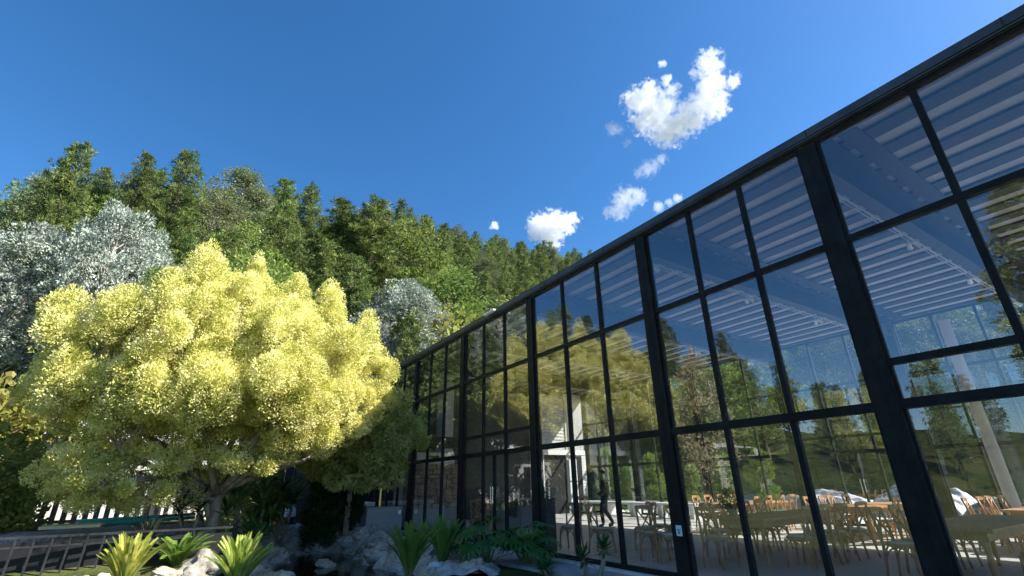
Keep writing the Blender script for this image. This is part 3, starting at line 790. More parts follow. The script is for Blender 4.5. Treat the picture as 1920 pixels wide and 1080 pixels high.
# ------------------------------------------------------------------ trees
def pine_mesh(rng, H, W, nb=64, ntuft=7, nn=20, nl=.34, nw=.085, low=.14):
    crown = []; tr = MB()
    lean = rng.normal(0, .02, 2)
    pt = lambda t: Vector((lean[0] * t * H + .12 * math.sin(t * 5 + H), lean[1] * t * H + .12 * math.cos(t * 4), t * H))
    tr.tube([pt(k / 9) for k in range(10)], [max(.02, .20 * (H / 11) * (1 - k / 9.3)) for k in range(10)], 8)
    for i in range(nb):
        t = low + (1 - low) * (i + rng.random()) / nb
        L = W * (1 - ((t - low) / (1 - low)) ** 1.5) ** .8 * rng.uniform(.55, 1.12) + .35
        if t < low + .12: L *= .75
        a = i * 2.399 + rng.normal(0, .4); up = rng.uniform(.05, .45) + .35 * t
        d = Vector((math.cos(a), math.sin(a), up)).normalized(); p0 = pt(min(t, .985))
        p1 = p0 + d * L * .55; p2 = p0 + d * L + Vector((0, 0, L * .10))
        tr.tube([p0, p1, p2], [.045, .03, .012], 4, False)
        k = max(2, int(ntuft * L / W + .5))
        for q in range(k):
            u = 1 - q / (k + .3) * .8
            c = np.array(p0.lerp(p2, u)) + rng.normal(0, .16 * L / W + .09, 3) + np.array([0, 0, .08])
            r = rng.uniform(.75, 1.25)
            dd = unit(rng.normal(0, 1, (nn, 3)) + np.array([d.x * .5, d.y * .5, .75]))
            P = c + dd * .07
            crown.append(leaves(P, dd, nl * r, nw, rng, .25))
    dd = unit(rng.normal(0, 1, (30, 3)) + np.array([0, 0, 1.2])); crown.append(leaves(np.array(pt(.985)) + dd * .05, dd, nl, nw, rng, .2))
    return np.concatenate(crown), tr

def broad_mesh(rng, H, W, nclump=60, nl=130, ls=.24, lw=.13, low=.22, taper=.0, droop=0, cr=.21, trunk_r=.18, shell=.5):
    tr = MB(); crown = []
    zc = H * (low + (1 - low) * .5); rz_ = H * (1 - low) * .5
    tr.tube([(0, 0, 0), (.05, .03, H * low), (-.05, .06, H * .55), (0, 0, H * .85)], [trunk_r, trunk_r * .8, trunk_r * .45, .03], 8)
    C_, D_ = ball(rng, nclump, shell)
    for i in range(nclump):
        c = C_[i].copy(); z = c[2]
        w = W * (1 - taper * max(0, z))
        lump = 1 + .22 * mnoise.noise(Vector(D_[i] * 1.8) + Vector((H, W, nclump)))
        c = np.array([c[0] * w * lump, c[1] * w * lump, zc + z * rz_ * lump])
        tr.tube([(0, 0, max(H * low * .8, c[2] - .5 * np.hypot(c[0], c[1]) - .4)), tuple(c * np.array([.5, .5, 1]) - np.array([0, 0, .15])), tuple(c)], [.05, .03, .01], 4, False)
        r = W * cr * rng.uniform(.75, 1.35) + .12
        n = int(nl * rng.uniform(.8, 1.2)); P, N = ball(rng, n, .35)
        P = c + P * r * np.array([1, 1, .85])
        N = N + np.array([0, 0, .35 - droop])
        crown.append(leaves(P, N, ls, lw, rng, .5))
    return np.concatenate(crown), tr

KINDS = {}
def kind(name, cat, leaf, bark, meshes):
    KINDS[name] = dict(cat=cat, leaf=leaf, bark=bark, protos=[None] * len(meshes), meshes=meshes)
def plant_tree(kd, v, loc, s, label, group, rz=None):
    K = KINDS[kd]
    sc = s if hasattr(s, '__len__') else (s, s, s); rz = random.uniform(0, 6.28) if rz is None else rz
    if K['protos'][v] is None:
        V, tr = K['meshes'][v]
        t = thing(kd, label, K['cat'], loc, rz, group); t.scale = sc
        tr.build('trunk', K['bark'], t, True); quads_obj('crown', V, K['leaf'], t)
        K['protos'][v] = t; return t
    return dup(K['protos'][v], loc, rz, label, group, sc)

rg = lambda s: np.random.default_rng(s)
kind('pine_tree', 'pine tree', 'pine_leaf', 'bark_dark', [pine_mesh(rg(i), 11, w, nb) for i, (w, nb) in enumerate([(1.9, 70), (2.35, 78), (1.7, 64), (2.1, 78), (2.5, 70)])] +
     [pine_mesh(rg(50 + i), 14, 2.6, 130, 9, 26, .33, .06) for i in range(2)])
kind('broadleaf_tree', 'tree', 'broad_leaf', 'bark', [broad_mesh(rg(20 + i), 9, w, 62, 135) for i, w in enumerate([2.9, 2.4, 3.3])])
kind('slender_tree', 'tree', 'slender_leaf', 'bark_pale', [broad_mesh(rg(30 + i), 12, 2.2, 130, 150, .22, .075, .12, .35, .4, .24, .10, .3) for i in range(2)])
kind('silver_tree', 'silver tree', 'silver_leaf', 'bark_pale', [broad_mesh(rg(40 + i), 12, w, 170, 150, .20, .10, .12, .35, .1, .15, .2, .45) for i, w in enumerate([3.4, 3.0])])
kind('shrub', 'shrub', 'bush_leaf', 'bark', [broad_mesh(rg(60 + i), 3.0, w, 40, 110, .20, .12, .05, 0, 0, .26, .08) for i, w in enumerate([2.0, 1.6])])
kind('cypress_shrub', 'cypress', 'cypress_leaf', 'bark_dark', [broad_mesh(rg(70), 2.2, .36, 46, 90, .12, .05, .03, .75, -.9, .3, .04, .2)])

def plant_pine(ph, D, tan, label, v=5, w=1.0, kd='pine_tree', Hm=None, group=None):
    """a tree seen in the photo: bearing, distance and the height its tip reaches"""
    x, y = D * math.sin(R(ph)), D * math.cos(R(ph)); g = ground_z(x, y) - .15
    H = D * tan + 1.4 - g; h0 = {'pine_tree': 14 if v >= 5 else 11, 'broadleaf_tree': 9, 'slender_tree': 12, 'silver_tree': 12, 'shrub': 3.0}[kd]
    s = H / h0
    plant_tree(kd, v, (x, y, g), (s * w, s * w, s), label, group or 'trees on the wooded hillside')
    SPOTS.append((x, y, 1.6 * s * w * (1.4 if kd != 'pine_tree' else 1.2)))
SPOTS = []
plant_pine(-6.6, 40, .622, 'tall full pine on the left skyline, the tallest behind the silver tree', 5, .95)
plant_pine(-10.3, 47, .585, 'pine with a blunt dark top left of the tallest pine', 6, .8)
plant_pine(-14.9, 42, .555, 'pine at the far left end of the skyline', 6, .85)
plant_pine(-12.6, 50, .53, 'shorter pine behind the tip of the silver tree', 5, .9)
plant_pine(-.6, 46, .615, 'tall slender grey-green tree on the skyline beside the tallest pine', 0, 1.5, 'slender_tree')
plant_pine(-2.8, 43, .555, 'slender grey-green tree leaning on the tallest pine', 1, 1.35, 'slender_tree')
plant_pine(3.6, 50, .62, 'pine topping the rounded skyline above the golden tree', 6, 1.1)
plant_pine(6.5, 52, .625, 'dark pine on the skyline above the highest golden plume', 5, 1.0)
plant_pine(10.2, 44, .60, 'broad dark pine behind the twin plumes of the golden tree', 6, 1.35)
plant_pine(14.6, 43, .612, 'big ragged pine at the middle of the hillside, taller than its neighbours', 5, 1.5)
plant_pine(18.6, 52, .56, 'rounded grey-green broadleaf tree right of the big ragged pine', 0, 1.35, 'broadleaf_tree')
plant_pine(22.8, 58, .50, 'pale rounded broadleaf tree in the middle of the slope', 1, 1.4, 'broadleaf_tree')
plant_pine(25.2, 44, .43, 'wide bright green broadleaf tree above the pavilion roof line', 2, 1.7, 'broadleaf_tree')
plant_pine(22.5, 42, .405, 'bright green broadleaf tree lower than the widest one', 0, 1.5, 'broadleaf_tree')
plant_pine(24.6, 38, .335, 'yellow-green shrub just above the pavilion roof line', 0, 1.1, 'shrub')
plant_pine(27.5, 41, .34, 'olive shrub on the slope where the roof line rises', 1, 1.1, 'shrub')
plant_pine(3.0, 33, .44, 'light green shrubby tree right behind the highest golden plume', 1, 1.2, 'broadleaf_tree')
plant_pine(-10.2, 31, .475, 'big silver-leaved tree with a pointed top behind the golden tree', 0, .8, 'silver_tree')
plant_pine(-7.6, 33, .44, 'silver-leaved tree with a rounded shoulder next to the pointed silver one', 1, .72, 'silver_tree')
plant_pine(-15.5, 32, .40, 'silver-leaved tree at the left edge, lower than the pointed one', 1, .95, 'silver_tree')
plant_pine(19.6, 34, .425, 'smaller silver-leaved tree between the golden tree and the pavilion', 1, 1.35, 'silver_tree')
plant_pine(17.0, 33, .355, 'low silver-leaved tree half hidden by the golden tree', 0, 1.2, 'silver_tree')

def scatter(ph0, ph1, step, dmin, labels, n_try, mix, dmaxf=1.0):
    cnt = 0
    for _ in range(n_try):
        ph = random.uniform(ph0, ph1); d0 = interp(ph, RPHI, RFOO) + dmin; d1 = interp(ph, RPHI, RDIS) * dmaxf
        if d1 <= d0: continue
        D = math.sqrt(random.uniform(d0 * d0, d1 * d1))
        x, y = D * math.sin(R(ph)), D * math.cos(R(ph))
        if 4.5 < x < 24 and -9 < y < 26: continue
        if -30 < ph < -8.5 and D < 40: continue
        sp = step * (1 + .010 * max(0, D - 45))
        if any((x - a) ** 2 + (y - b_) ** 2 < (sp * .5 + r) ** 2 for a, b_, r in SPOTS): continue
        kd = random.choices(list(mix), list(mix.values()))[0]
        K = KINDS[kd]; v = random.randrange(min(5, len(K['meshes']))); s = random.uniform(.78, 1.15)
        up = (D - d0) / (d1 - d0)
        if kd == 'shrub': s *= 1.0
        if kd == 'pine_tree': s *= .74 + .16 * up
        elif ph < 44: s *= .85
        if ph > 60: s *= .85
        lab = labels(kd, ph, up)
        plant_tree(kd, v, (x, y, ground_z(x, y) - .2), (s * random.uniform(.9, 1.15), s * random.uniform(.9, 1.15), s), lab[0], lab[1])
        SPOTS.append((x, y, sp * .5)); cnt += 1
    return cnt
NICE = {'pine_tree': 'pine', 'broadleaf_tree': 'broadleaf tree', 'slender_tree': 'thin grey-green tree', 'shrub': 'low bushy shrub'}
def lab_hill(kd, ph, up):
    w = 'on the hilltop skyline' if up > .8 else ('on the middle slope' if up > .35 else 'at the slope foot')
    s = 'above the golden tree' if ph < 12 else ('between golden tree and pavilion roof' if ph < 27 else 'above the pavilion roof line')
    return (f'{NICE[kd]} {w} {s}', f'{NICE[kd]}s {w} {s}')
def lab_back(kd, ph, up):
    w = 'near the tarpaulin heaps' if up < .4 else 'high on the bank'
    return (f'{NICE[kd]} {w} seen through the rear glass', f'{NICE[kd]}s {w} behind the pavilion')
def lab_mirror(kd, ph, up):
    w = 'near the garden' if up < .5 else 'on the ridge'
    return (f'{NICE[kd]} {w} mirrored in the pavilion glass', f'{NICE[kd]}s {w} mirrored in the glass')
n1 = scatter(-16, 44, 2.3, 2, lab_hill, 6000, {'pine_tree': .82, 'broadleaf_tree': .10, 'slender_tree': .04, 'shrub': .04})
n2 = scatter(44, 96, 2.6, 2.5, lab_back, 1500, {'pine_tree': .34, 'broadleaf_tree': .40, 'slender_tree': .16, 'shrub': .10}, .62)
n3 = scatter(-86, -16, 6.2, 3, lab_mirror, 900, {'pine_tree': .7, 'broadleaf_tree': .25, 'slender_tree': .05})
print('trees', n1, n2, n3)

for x, y, sc, l in [(-4.6, 19.5, 1.0, 'bushy shrub at the left edge beside the slatted fence'), (-5.6, 21.5, 1.35, 'tall bushy shrub at the left edge beside the white house'), (-3.9, 17.2, .62, 'small shrub at the left end of the gravel bed')]:
    plant_tree('shrub', 0, (x, y, ground_z(x, y) - .1), sc, l, 'shrubs at the left edge')
# small clipped cypresses on the terrace edge
for (q, D, s, w) in [((1227, 925), 26.5, 1.0, 'behind the thick column with the white card'), ((1143, 930), 27.5, 1.15, 'above the head of the walking person'), ((1302, 925), 26.5, .8, 'between two columns over the sunlit chairs'),
                     ((1366, 925), 25, .95, 'beside the thin dark mullion'), ((1436, 925), 23.6, .95, 'in front of the grey tarpaulin'), ((1180, 928), 27, .8, 'by the glass balustrade')]:
    p = atd(q[0], q[1], D)
    plant_tree('cypress_shrub', 0, (p.x, p.y, -.15), s * 1.25, 'small pointed bright green cypress ' + w, 'small cypresses behind the pavilion')

# the pale conical tree and the dark pine that stand outside the frame and show mirrored in the glass
V, tr = broad_mesh(rg(81), 6.6, 1.35, 120, 170, .16, .08, .04, .55, -.3, .24, .12, .3)
t = thing('conical_tree', 'pale beige-green conical tree mirrored in the glass beside the golden tree', 'tree', (-7.3, 15.2, ground_z(-7.3, 15.2)))
tr.build('trunk', 'bark', t, True); quads_obj('crown', V, 'beige_leaf', t)
b = MB(); b.tube([(0, 0, 6.0), (.03, 0, 7.3)], .05, 6).tube([(-.12, 0, 7.28), (.14, 0, 7.34)], .05, 6); b.build('dead_tip', 'earth', t, True)
plant_tree('pine_tree', 6, (-15.0, 2.6, -.3), (1.0, 1.0, .95), 'single tall dark pine mirrored in the glass at the right edge', 'trees mirrored in the glass')

# ------------------------------------------------------------------ golden tree
def golden_tree():
    rng = rg(101); base = Vector((.80, 14.75, .25))
    t = thing('golden_tree', 'large spreading tree with golden yellow-green foliage beside the pond', 'tree', base)
    c0 = np.array([-.30, 0, 3.58]); RX, RY, RU, RD = 3.15, 2.7, 2.5, 1.25
    cl = []
    N = 235; g = (1 + 5 ** .5) / 2
    for i in range(N):
        z = 1 - 2 * (i + .5) / N
        if z < -.72: continue
        th = 2 * PI * i / g; q = math.sqrt(1 - z * z)
        d = np.array([q * math.cos(th), q * math.sin(th), z])
        k = 1 + .16 * mnoise.noise(Vector(d * 2.3) + Vector((5, 1, 2))) + rng.normal(0, .035)
        k *= rng.choice([1.06, .98, .76])
        p = c0 + d * np.array([RX, RY, RU if z > 0 else RD]) * k
        cl.append((p, rng.uniform(.27, .50), 1.25 + .6 * max(0, z)))
    for i in range(36):                                     # inside the dome
        P, D_ = ball(rng, 1, .25); p = c0 + P[0] * np.array([RX, RY, RU if P[0][2] > 0 else RD]) * .74
        if p[2] < 1.6: continue
        cl.append((p, rng.uniform(.25, .40), 1.1))
    # upright plumes along the top and right shoulder
    def at_(x, y, D=14.6, dy=0): return np.array(atd(x, y, D) - base)
    for (x, y, r, e, D) in [(482, 502, .26, 1.9, 14.7), (478, 545, .38, 2.0, 14.6), (400, 535, .46, 1.4, 14.5), (330, 545, .44, 1.3, 14.5), (262, 560, .42, 1.2, 14.4), (205, 575, .36, 1.2, 14.3), (558, 545, .32, 1.9, 14.9), (566, 590, .46, 1.5, 14.7),
                            (622, 552, .32, 1.9, 15.0), (622, 600, .46, 1.6, 14.9), (688, 610, .32, 1.6, 15.2), (700, 660, .48, 1.3, 15.1), (728, 690, .38, 1.3, 15.2), (700, 730, .48, 1.2, 15.1), (720, 750, .30, 1.1, 15.1), (670, 780, .40, 1.1, 15.0), (640, 810, .34, 1.0, 14.9),
                            (520, 560, .40, 1.3, 14.6), (660, 690, .5, 1.3, 14.9), (440, 540, .42, 1.3, 14.6)]:
        p = at_(x, y, D - .25); cl.append((p, r, e))
    # low hanging sprays on the tree's own shaded side
    for (x, y) in [(180, 860), (215, 875), (250, 860), (190, 900), (300, 880), (225, 905), (345, 895), (275, 905), (160, 890), (315, 920), (240, 930), (365, 870), (400, 885), (335, 850), (130, 850), (100, 880), (350, 930), (255, 950), (205, 935), (150, 930), (110, 930), (425, 860), (450, 880), (400, 845), (180, 830), (120, 800), (290, 845), (385, 915), (180, 960), (140, 905), (90, 850), (230, 845)]:
        D = rng.uniform(13.2, 15.4); cl.append((at_(x + rng.normal(0, 8), y + rng.normal(0, 8), D), rng.uniform(.22, .36), rng.uniform(.8, 1.1)))
    for (x, y) in [(470, 840), (520, 830), (570, 820), (620, 825), (670, 800), (700, 775), (450, 810), (540, 850), (480, 868), (600, 840), (510, 800), (205, 795), (255, 812), (300, 785), (350, 812), (395, 790), (425, 815), (375, 850), (180, 770), (650, 760), (560, 790), (610, 780), (500, 870), (430, 790), (690, 740)]:
        D = rng.uniform(13.3, 14.5); cl.append((at_(x, y, D), rng.uniform(.24, .36), 1.05))
    for (x, y) in [(110, 620), (100, 680), (120, 740), (90, 730), (130, 580)]:
        D = rng.uniform(13.6, 15.2); cl.append((at_(x, y, D), rng.uniform(.32, .44), 1.3))
    Vs = []; tw = MB()
    # limbs
    fork = Vector((.0, -.02, 1.0)); limbs = []
    for a, el, L in [(.2, .75, 2.6), (1.2, .9, 2.6), (2.3, .8, 2.5), (3.2, .6, 2.7), (4.2, .85, 2.4), (5.3, .8, 2.5), (1.0, 1.45, 2.9), (-.35, .4, 2.7), (3.6, .3, 2.5)]:
        d = Vector((math.cos(a) * math.cos(el), math.sin(a) * math.cos(el), math.sin(el)))
        pts = [fork + d * L * u + Vector((0, 0, .10 * math.sin(u * 6 + a))) + Vector((rng.normal(0, .05), rng.normal(0, .05), .25 * u * u)) for u in (0, .25, .5, .75, 1)]
        pts[0] = fork + Vector((0, 0, rng.uniform(-.15, .2)))
        tw.tube(pts, [.10, .085, .068, .05, .03], 8); limbs.append(pts)
    tw.tube([(.0, 0, -.45), (-.02, .02, .1), (.03, -.02, .55), (0, -.02, 1.1)], [.20, .15, .125, .12], 12)
    tw.tube([(.0, .02, .35), (-.22, .05, .9), (-.5, -.1, 1.7), (-.9, -.3, 2.5)], [.08, .075, .055, .03], 8); limbs.append([Vector((-.22, .05, .9)), Vector((-.5, -.1, 1.7)), Vector((-.9, -.3, 2.5))])
    for pts in ([fork, Vector((-.8, -.3, 1.5)), Vector((-1.7, -.5, 1.75)), Vector((-2.6, -.4, 1.8)), Vector((-3.3, -.3, 2.0))], [fork, Vector((-.7, .3, 1.8)), Vector((-1.5, .5, 2.3)), Vector((-2.5, .4, 2.8))], [fork, Vector((.5, -.4, 1.5)), Vector((1.2, -.6, 2.0)), Vector((2.0, -.5, 2.4))],
                [Vector((-.8, -.3, 1.5)), Vector((-1.5, -.9, 1.4)), Vector((-2.3, -1.0, 1.3))]):
        tw.tube(pts, [.075 - .014 * k for k in range(len(pts))], 8); limbs.append(pts)
    nodes = [l[k].lerp(l[k + 1], u) for l in limbs for k in range(len(l) - 1) for u in (.25, .5, .75, 1.0)]
    for p, r, e in cl:
        q = Vector(p); s = min(nodes, key=lambda n_: (n_ - q).length + (.8 if n_.z > q.z else 0))
        mid = s.lerp(q, .55) + Vector((rng.normal(0, .08), rng.normal(0, .08), -.12))
        L_ = (q - s).length; w_ = Vector((rng.normal(0, .10), rng.normal(0, .10), rng.normal(0, .08))) * L_
        tw.tube([s, s.lerp(q, .3) + w_ + Vector((0, 0, -.06)), mid - w_ * .5, q.lerp(mid, .4), q + Vector((0, 0, r * .5))], [.022, .018, .013, .009, .005], 5, False)
        for _k in range(3):
            e2 = q + Vector(tuple(unit(rng.normal(0, 1, 3)) * r * .8)); tw.tube([mid, mid.lerp(e2, .6) + Vector((0, 0, -.03)), e2], [.009, .006, .003], 4, False)
        n = int(2900 * (r / .4) ** 2 * (e ** .7))
        P, Nn = ball(rng, n, .45)
        sub = unit(rng.normal(0, 1, (9, 3)))                                   # rosettes inside a clump
        j = rng.integers(0, 9, n); P = (P * .62 + sub[j] * .45) * rng.uniform(.75, 1.3, 3)
        P = P * r * np.array([1.05, 1.05, e]); P[:, 0:2] *= np.clip(1.12 - .26 * (P[:, 2:3] / (r * e)) * (e > 1.2), .35, 1.5)
        Vs.append(leaves(q_ := p + P, Nn + np.array([0, 0, .55]), .058, .028, rng, .55))
    tw.build('trunk', 'bark', t, True); quads_obj('crown', np.concatenate(Vs), 'gold_leaf', t)
golden_tree()

# weeping olive-green tree in the pavilion's shade
def weeping_tree():
    rng = rg(131); base = Vector((4.7, 17.2, -.1))
    t = thing('weeping_tree', 'drooping olive-green tree in the shade beside the end of the glass', 'tree', base)
    Vs = []; tw = MB(); tw.tube([(0, 0, -.2), (.03, .02, 1.2), (-.05, 0, 2.4), (.05, 0, 3.6)], [.11, .09, .07, .03], 8)
    spots = []
    for (x, y) in [(640, 760), (670, 770), (700, 760), (730, 755), (660, 800), (700, 800), (740, 790), (775, 800), (640, 840), (680, 840), (720, 835), (760, 830), (625, 870), (660, 875), (700, 870), (735, 860), (640, 900), (680, 900), (715, 890), (620, 820), (700, 730), (600, 850), (790, 815), (590, 880)]:
        for D in (16.3, 17.2):
            spots.append(np.array(atd(x + rng.normal(0, 10), y + rng.normal(0, 8), D + rng.normal(0, .3)) - base))
    for p in spots:
        r = rng.uniform(.28, .45)
        tw.tube([(0, 0, min(3.4, max(1.5, p[2] + .5))), tuple(p * np.array([.6, .6, 1]) + np.array([0, 0, .35])), tuple(p)], [.03, .02, .006], 5, False)
        P, N = ball(rng, 520, .3); P = p + P * r * np.array([1.1, 1.1, .85]); Vs.append(leaves(P, N + np.array([0, 0, -.5]), .13, .05, rng, .5))
    tw.build('trunk', 'bark', t, True); quads_obj('crown', np.concatenate(Vs), 'olive_leaf', t)
weeping_tree()

# ------------------------------------------------------------------ garden plants
def frond_plant(name, label, cat, loc, n, L, leaf, spread=(.12, .75), nleaf=34, ll=.20, lw=.028, arch=.35, group=None, seed=1, stem='stem', up=.55):
    rng = rg(seed); t = thing(name, label, cat, loc, rng.uniform(0, 6), group)
    st = MB(); Vs = []
    for i in range(n):
        a = i * 2.399 + rng.normal(0, .2); tilt = spread[0] + (spread[1] - spread[0]) * ((i + .5) / n) ** .8 + rng.normal(0, .05)
        l = L * rng.uniform(.8, 1.1); h = Vector((math.cos(a), math.sin(a), 0)); pts = []; ang = tilt * .6; p = Vector((0, 0, .05)) + h * .03
        for k in range(12):
            pts.append(p.copy()); p = p + (h * math.sin(ang) + Vector((0, 0, math.cos(ang)))) * (l / 11); ang += arch * (.6 + tilt) / 11 * (1 + k * .12)
        st.tube(pts, [.010 * (1 - k / 13) + .002 for k in range(12)], 5, False)
        s = h.cross(Vector((0, 0, 1)))
        for q in range(nleaf):
            u = .16 + .84 * q / (nleaf - 1); k = min(10, int(u * 11)); b_ = pts[k].lerp(pts[k + 1], u * 11 - k) if k < 11 else pts[11]
            d = (pts[k + 1] - pts[k]).normalized(); nrm = s.cross(d).normalized()
            w = ll * math.sin(PI * (.12 + .80 * u)) ** .7
            for sg in (-1, 1):
                dr = (s * sg * .80 + d * .62 + nrm * .28).normalized(); e = d * lw * .5
                tip = b_ + dr * w * rng.uniform(.9, 1.1)
                Vs.append([b_ - e, b_ + dr * w * .5 - e, tip, b_ + dr * w * .5 + e])
    st.build('stem', stem, t, True); quads_obj('fronds', np.array([[list(c) for c in v] for v in Vs]), leaf, t)
    if up:
        MB().lathe([(.05, -.25), (.10, -.05), (.09, .06), (.04, .12)], 12).build('stump', 'bark_dark', t, True)
    return t
def on(x, y, dz=0): return (x, y, ground_z(x, y) + dz)
CG = 'cycads round the pond'
frond_plant('cycad', 'sunlit yellow-green cycad nearest the grey railing', 'cycad', on(-.52, 11.7, -.12), 40, .84, 'cycad_leaf', (.05, .78), 44, .115, .026, .3, CG, 1)
frond_plant('cycad', 'sunlit yellow-green cycad at the edge of the pond under the golden tree', 'cycad', on(1.12, 10.5, -.12), 42, .88, 'cycad_leaf', (.05, .80), 44, .115, .024, .3, CG, 2)
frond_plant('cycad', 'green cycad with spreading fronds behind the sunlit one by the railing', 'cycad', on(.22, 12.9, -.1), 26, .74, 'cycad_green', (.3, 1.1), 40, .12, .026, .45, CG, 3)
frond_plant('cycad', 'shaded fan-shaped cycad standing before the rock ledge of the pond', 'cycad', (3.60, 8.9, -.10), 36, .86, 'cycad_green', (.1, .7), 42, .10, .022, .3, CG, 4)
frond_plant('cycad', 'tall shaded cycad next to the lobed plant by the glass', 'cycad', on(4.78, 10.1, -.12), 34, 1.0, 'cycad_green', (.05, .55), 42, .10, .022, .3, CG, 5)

def strap_plant(name, label, cat, loc, n, L, w, leaf, seed, tilt=(.1, 1.2), stemh=0, group=None, arch=.9, stems=1):
    rng = rg(seed); t = thing(name, label, cat, loc, 0, group); Vs = []; tr = MB()
    for sidx in range(stems):
        off = Vector((rng.normal(0, .25) if stems > 1 else 0, rng.normal(0, .25) if stems > 1 else 0, 0)); hh = stemh * rng.uniform(.6, 1.1)
        if hh: tr.tube([off * .4 + Vector((0, 0, -.1)), off * .8 + Vector((.03, 0, hh * .5)), off + Vector((0, 0, hh))], [.05, .04, .03], 7)
        else: tr.tube([off + Vector((0, 0, -.1)), off + Vector((0, 0, .08))], .05, 7)
        for i in range(n):
            a = i * 2.399 + rng.normal(0, .2); ang = tilt[0] + (tilt[1] - tilt[0]) * (i + .5) / n; l = L * rng.uniform(.75, 1.1)
            h = Vector((math.cos(a), math.sin(a), 0)); s = h.cross(Vector((0, 0, 1))); p = off + Vector((0, 0, hh + .03 - .12 * (i / n) * (hh > 0))); prev = None
            for k in range(7):
                ww = w * (.6 + .8 * math.sin(PI * min(1, (k + .8) / 7.4))) * (1 if k < 6 else .08) * .6
                cur = (p - s * ww, p + s * ww)
                if prev: Vs.append([prev[0], prev[1], cur[1], cur[0]])
                prev = cur; p = p + (h * math.sin(ang) + Vector((0, 0, math.cos(ang)))) * l / 6; ang += arch / 6
    tr.build('stem', 'bark', t, True); quads_obj('leaves', np.array([[list(c) for c in v] for v in Vs]), leaf, t); return t
p = atd(280, 1005, 13.6); strap_plant('spiky_plant', 'dark spiky rosette plant on the gravel behind the cycads', 'plant', (p.x, p.y, ground_z(p.x, p.y) + .22), 26, .55, .035, 'spiky_dark', 5, (.1, 1.1), 0, None, .15)
strap_plant('strappy_plant', 'tall clump of strap-leaved plants right of the golden trunk', 'plant', on(1.75, 15.4), 26, .85, .05, 'strap_leaf', 6, (.1, 1.5), 1.35, None, 1.0, 4)
strap_plant('strappy_plant', 'dark strap-leaved plant against the shaded pond bank', 'plant', on(2.25, 16.2), 24, .8, .05, 'strap_leaf', 8, (.1, 1.4), .9, None, 1.0, 4)
strap_plant('strappy_plant', 'low strap-leaved plant at the foot of the golden trunk', 'plant', on(1.35, 14.4), 22, .6, .04, 'strap_leaf', 9, (.2, 1.3), .3, None, .9, 3)
strap_plant('strappy_plant', 'drooping dark plant left of the golden trunk', 'plant', on(.35, 14.9), 24, .8, .04, 'spiky_dark', 10, (.3, 1.5), .55, None, .9, 2)
strap_plant('strappy_plant', 'big dark-leaved plant beneath the orange earth wall', 'plant', on(2.7, 17.6), 26, .9, .055, 'strap_leaf', 12, (.1, 1.5), 1.2, None, 1.0, 4)
strap_plant('strappy_plant', 'tall dark strap-leaved plant hiding the foot of the earth bank', 'plant', on(2.45, 18.3), 28, .9, .055, 'spiky_dark', 22, (.1, 1.5), 1.7, None, 1.0, 4)
strap_plant('strappy_plant', 'spreading dark strap-leaved plant at the right side of the golden trunk', 'plant', on(2.05, 16.9), 28, .95, .055, 'strap_leaf', 23, (.1, 1.5), 1.5, None, 1.1, 4)
strap_plant('grass_tuft', 'shaded grassy tuft on the rock ledge before the grey boxes', 'plant', on(4.4, 15.4), 46, .62, .016, 'strap_leaf', 13, (.05, .9), 0, None, .6, 2)
strap_plant('whorled_plant', 'small upright plant with whorled leaves against the bottom of the glass', 'plant', (6.05, 7.05, -.12), 34, .26, .030, 'lobed_leaf', 14, (.3, 1.7), .52, None, .5, 2)
strap_plant('whorled_plant', 'small leafy plant on the path next to the lobed plant', 'plant', (5.7, 7.6, -.15), 30, .24, .026, 'lobed_leaf', 15, (.3, 1.6), .25, None, .5, 3)

def lobed_plant(label, loc, n, L, seed):
    rng = rg(seed); t = thing('lobed_leaf_plant', label, 'plant', loc, rng.uniform(0, 6), 'lobed plants by the glass'); st = MB(); Vs = []
    for i in range(n):
        a = i * 2.399; h = Vector((math.cos(a), math.sin(a), 0)); l = L * rng.uniform(.5, 1.0) * (.5 + .5 * i / n); z = L * rng.uniform(.55, 1.15) * (1.15 - .6 * i / n)
        tip = h * l + Vector((0, 0, z)); st.tube([(0, 0, -.05), tuple(h * l * .35 + Vector((0, 0, z * .65))), tuple(tip)], [.014, .010, .006], 5, False)
        d = (h + Vector((0, 0, -.35 + rng.normal(0, .2)))).normalized(); s = d.cross(Vector((0, 0, 1))).normalized(); nr = s.cross(d)
        S = .36 * rng.uniform(.75, 1.15)
        for k in range(11):                                    # eleven fingers of one split leaf
            th = (k - 5) / 5 * 2.0; c = d * math.cos(th) + s * math.sin(th); ln = S * (1.05 - .32 * abs(k - 5) / 5); pw = c.cross(nr).normalized() * S * .085
            m1 = tip + c * ln * .55 + nr * .02; e = tip + c * ln - nr * (.10 * ln)
            Vs.append([tip - pw * .35, m1 - pw, m1 + pw, tip + pw * .35]); Vs.append([m1 - pw, e - pw * .15, e + pw * .15, m1 + pw])
    st.build('stem', 'stem', t, True); quads_obj('leaves', np.array([[list(c) for c in v] for v in Vs]), 'lobed_leaf', t); return t
lobed_plant('large glossy lobed-leaf plant in the middle, in front of the door bay', (5.35, 9.25, -.12), 20, .75, 3)
lobed_plant('glossy lobed-leaf plant spreading at the foot of the black plinth', (6.0, 8.75, -.12), 15, .60, 4)
lobed_plant('lower dark lobed-leaf plant between the tall cycad and the glass', (5.3, 10.3, -.1), 14, .6, 5)
frond_plant('palm_plant', 'light green arching palm seedling against the thick column by the plinth', 'plant', (6.1, 9.15, -.1), 9, .95, 'cycad_green', (.2, .9), 20, .26, .03, .9, None, 7, 'stem', 0)

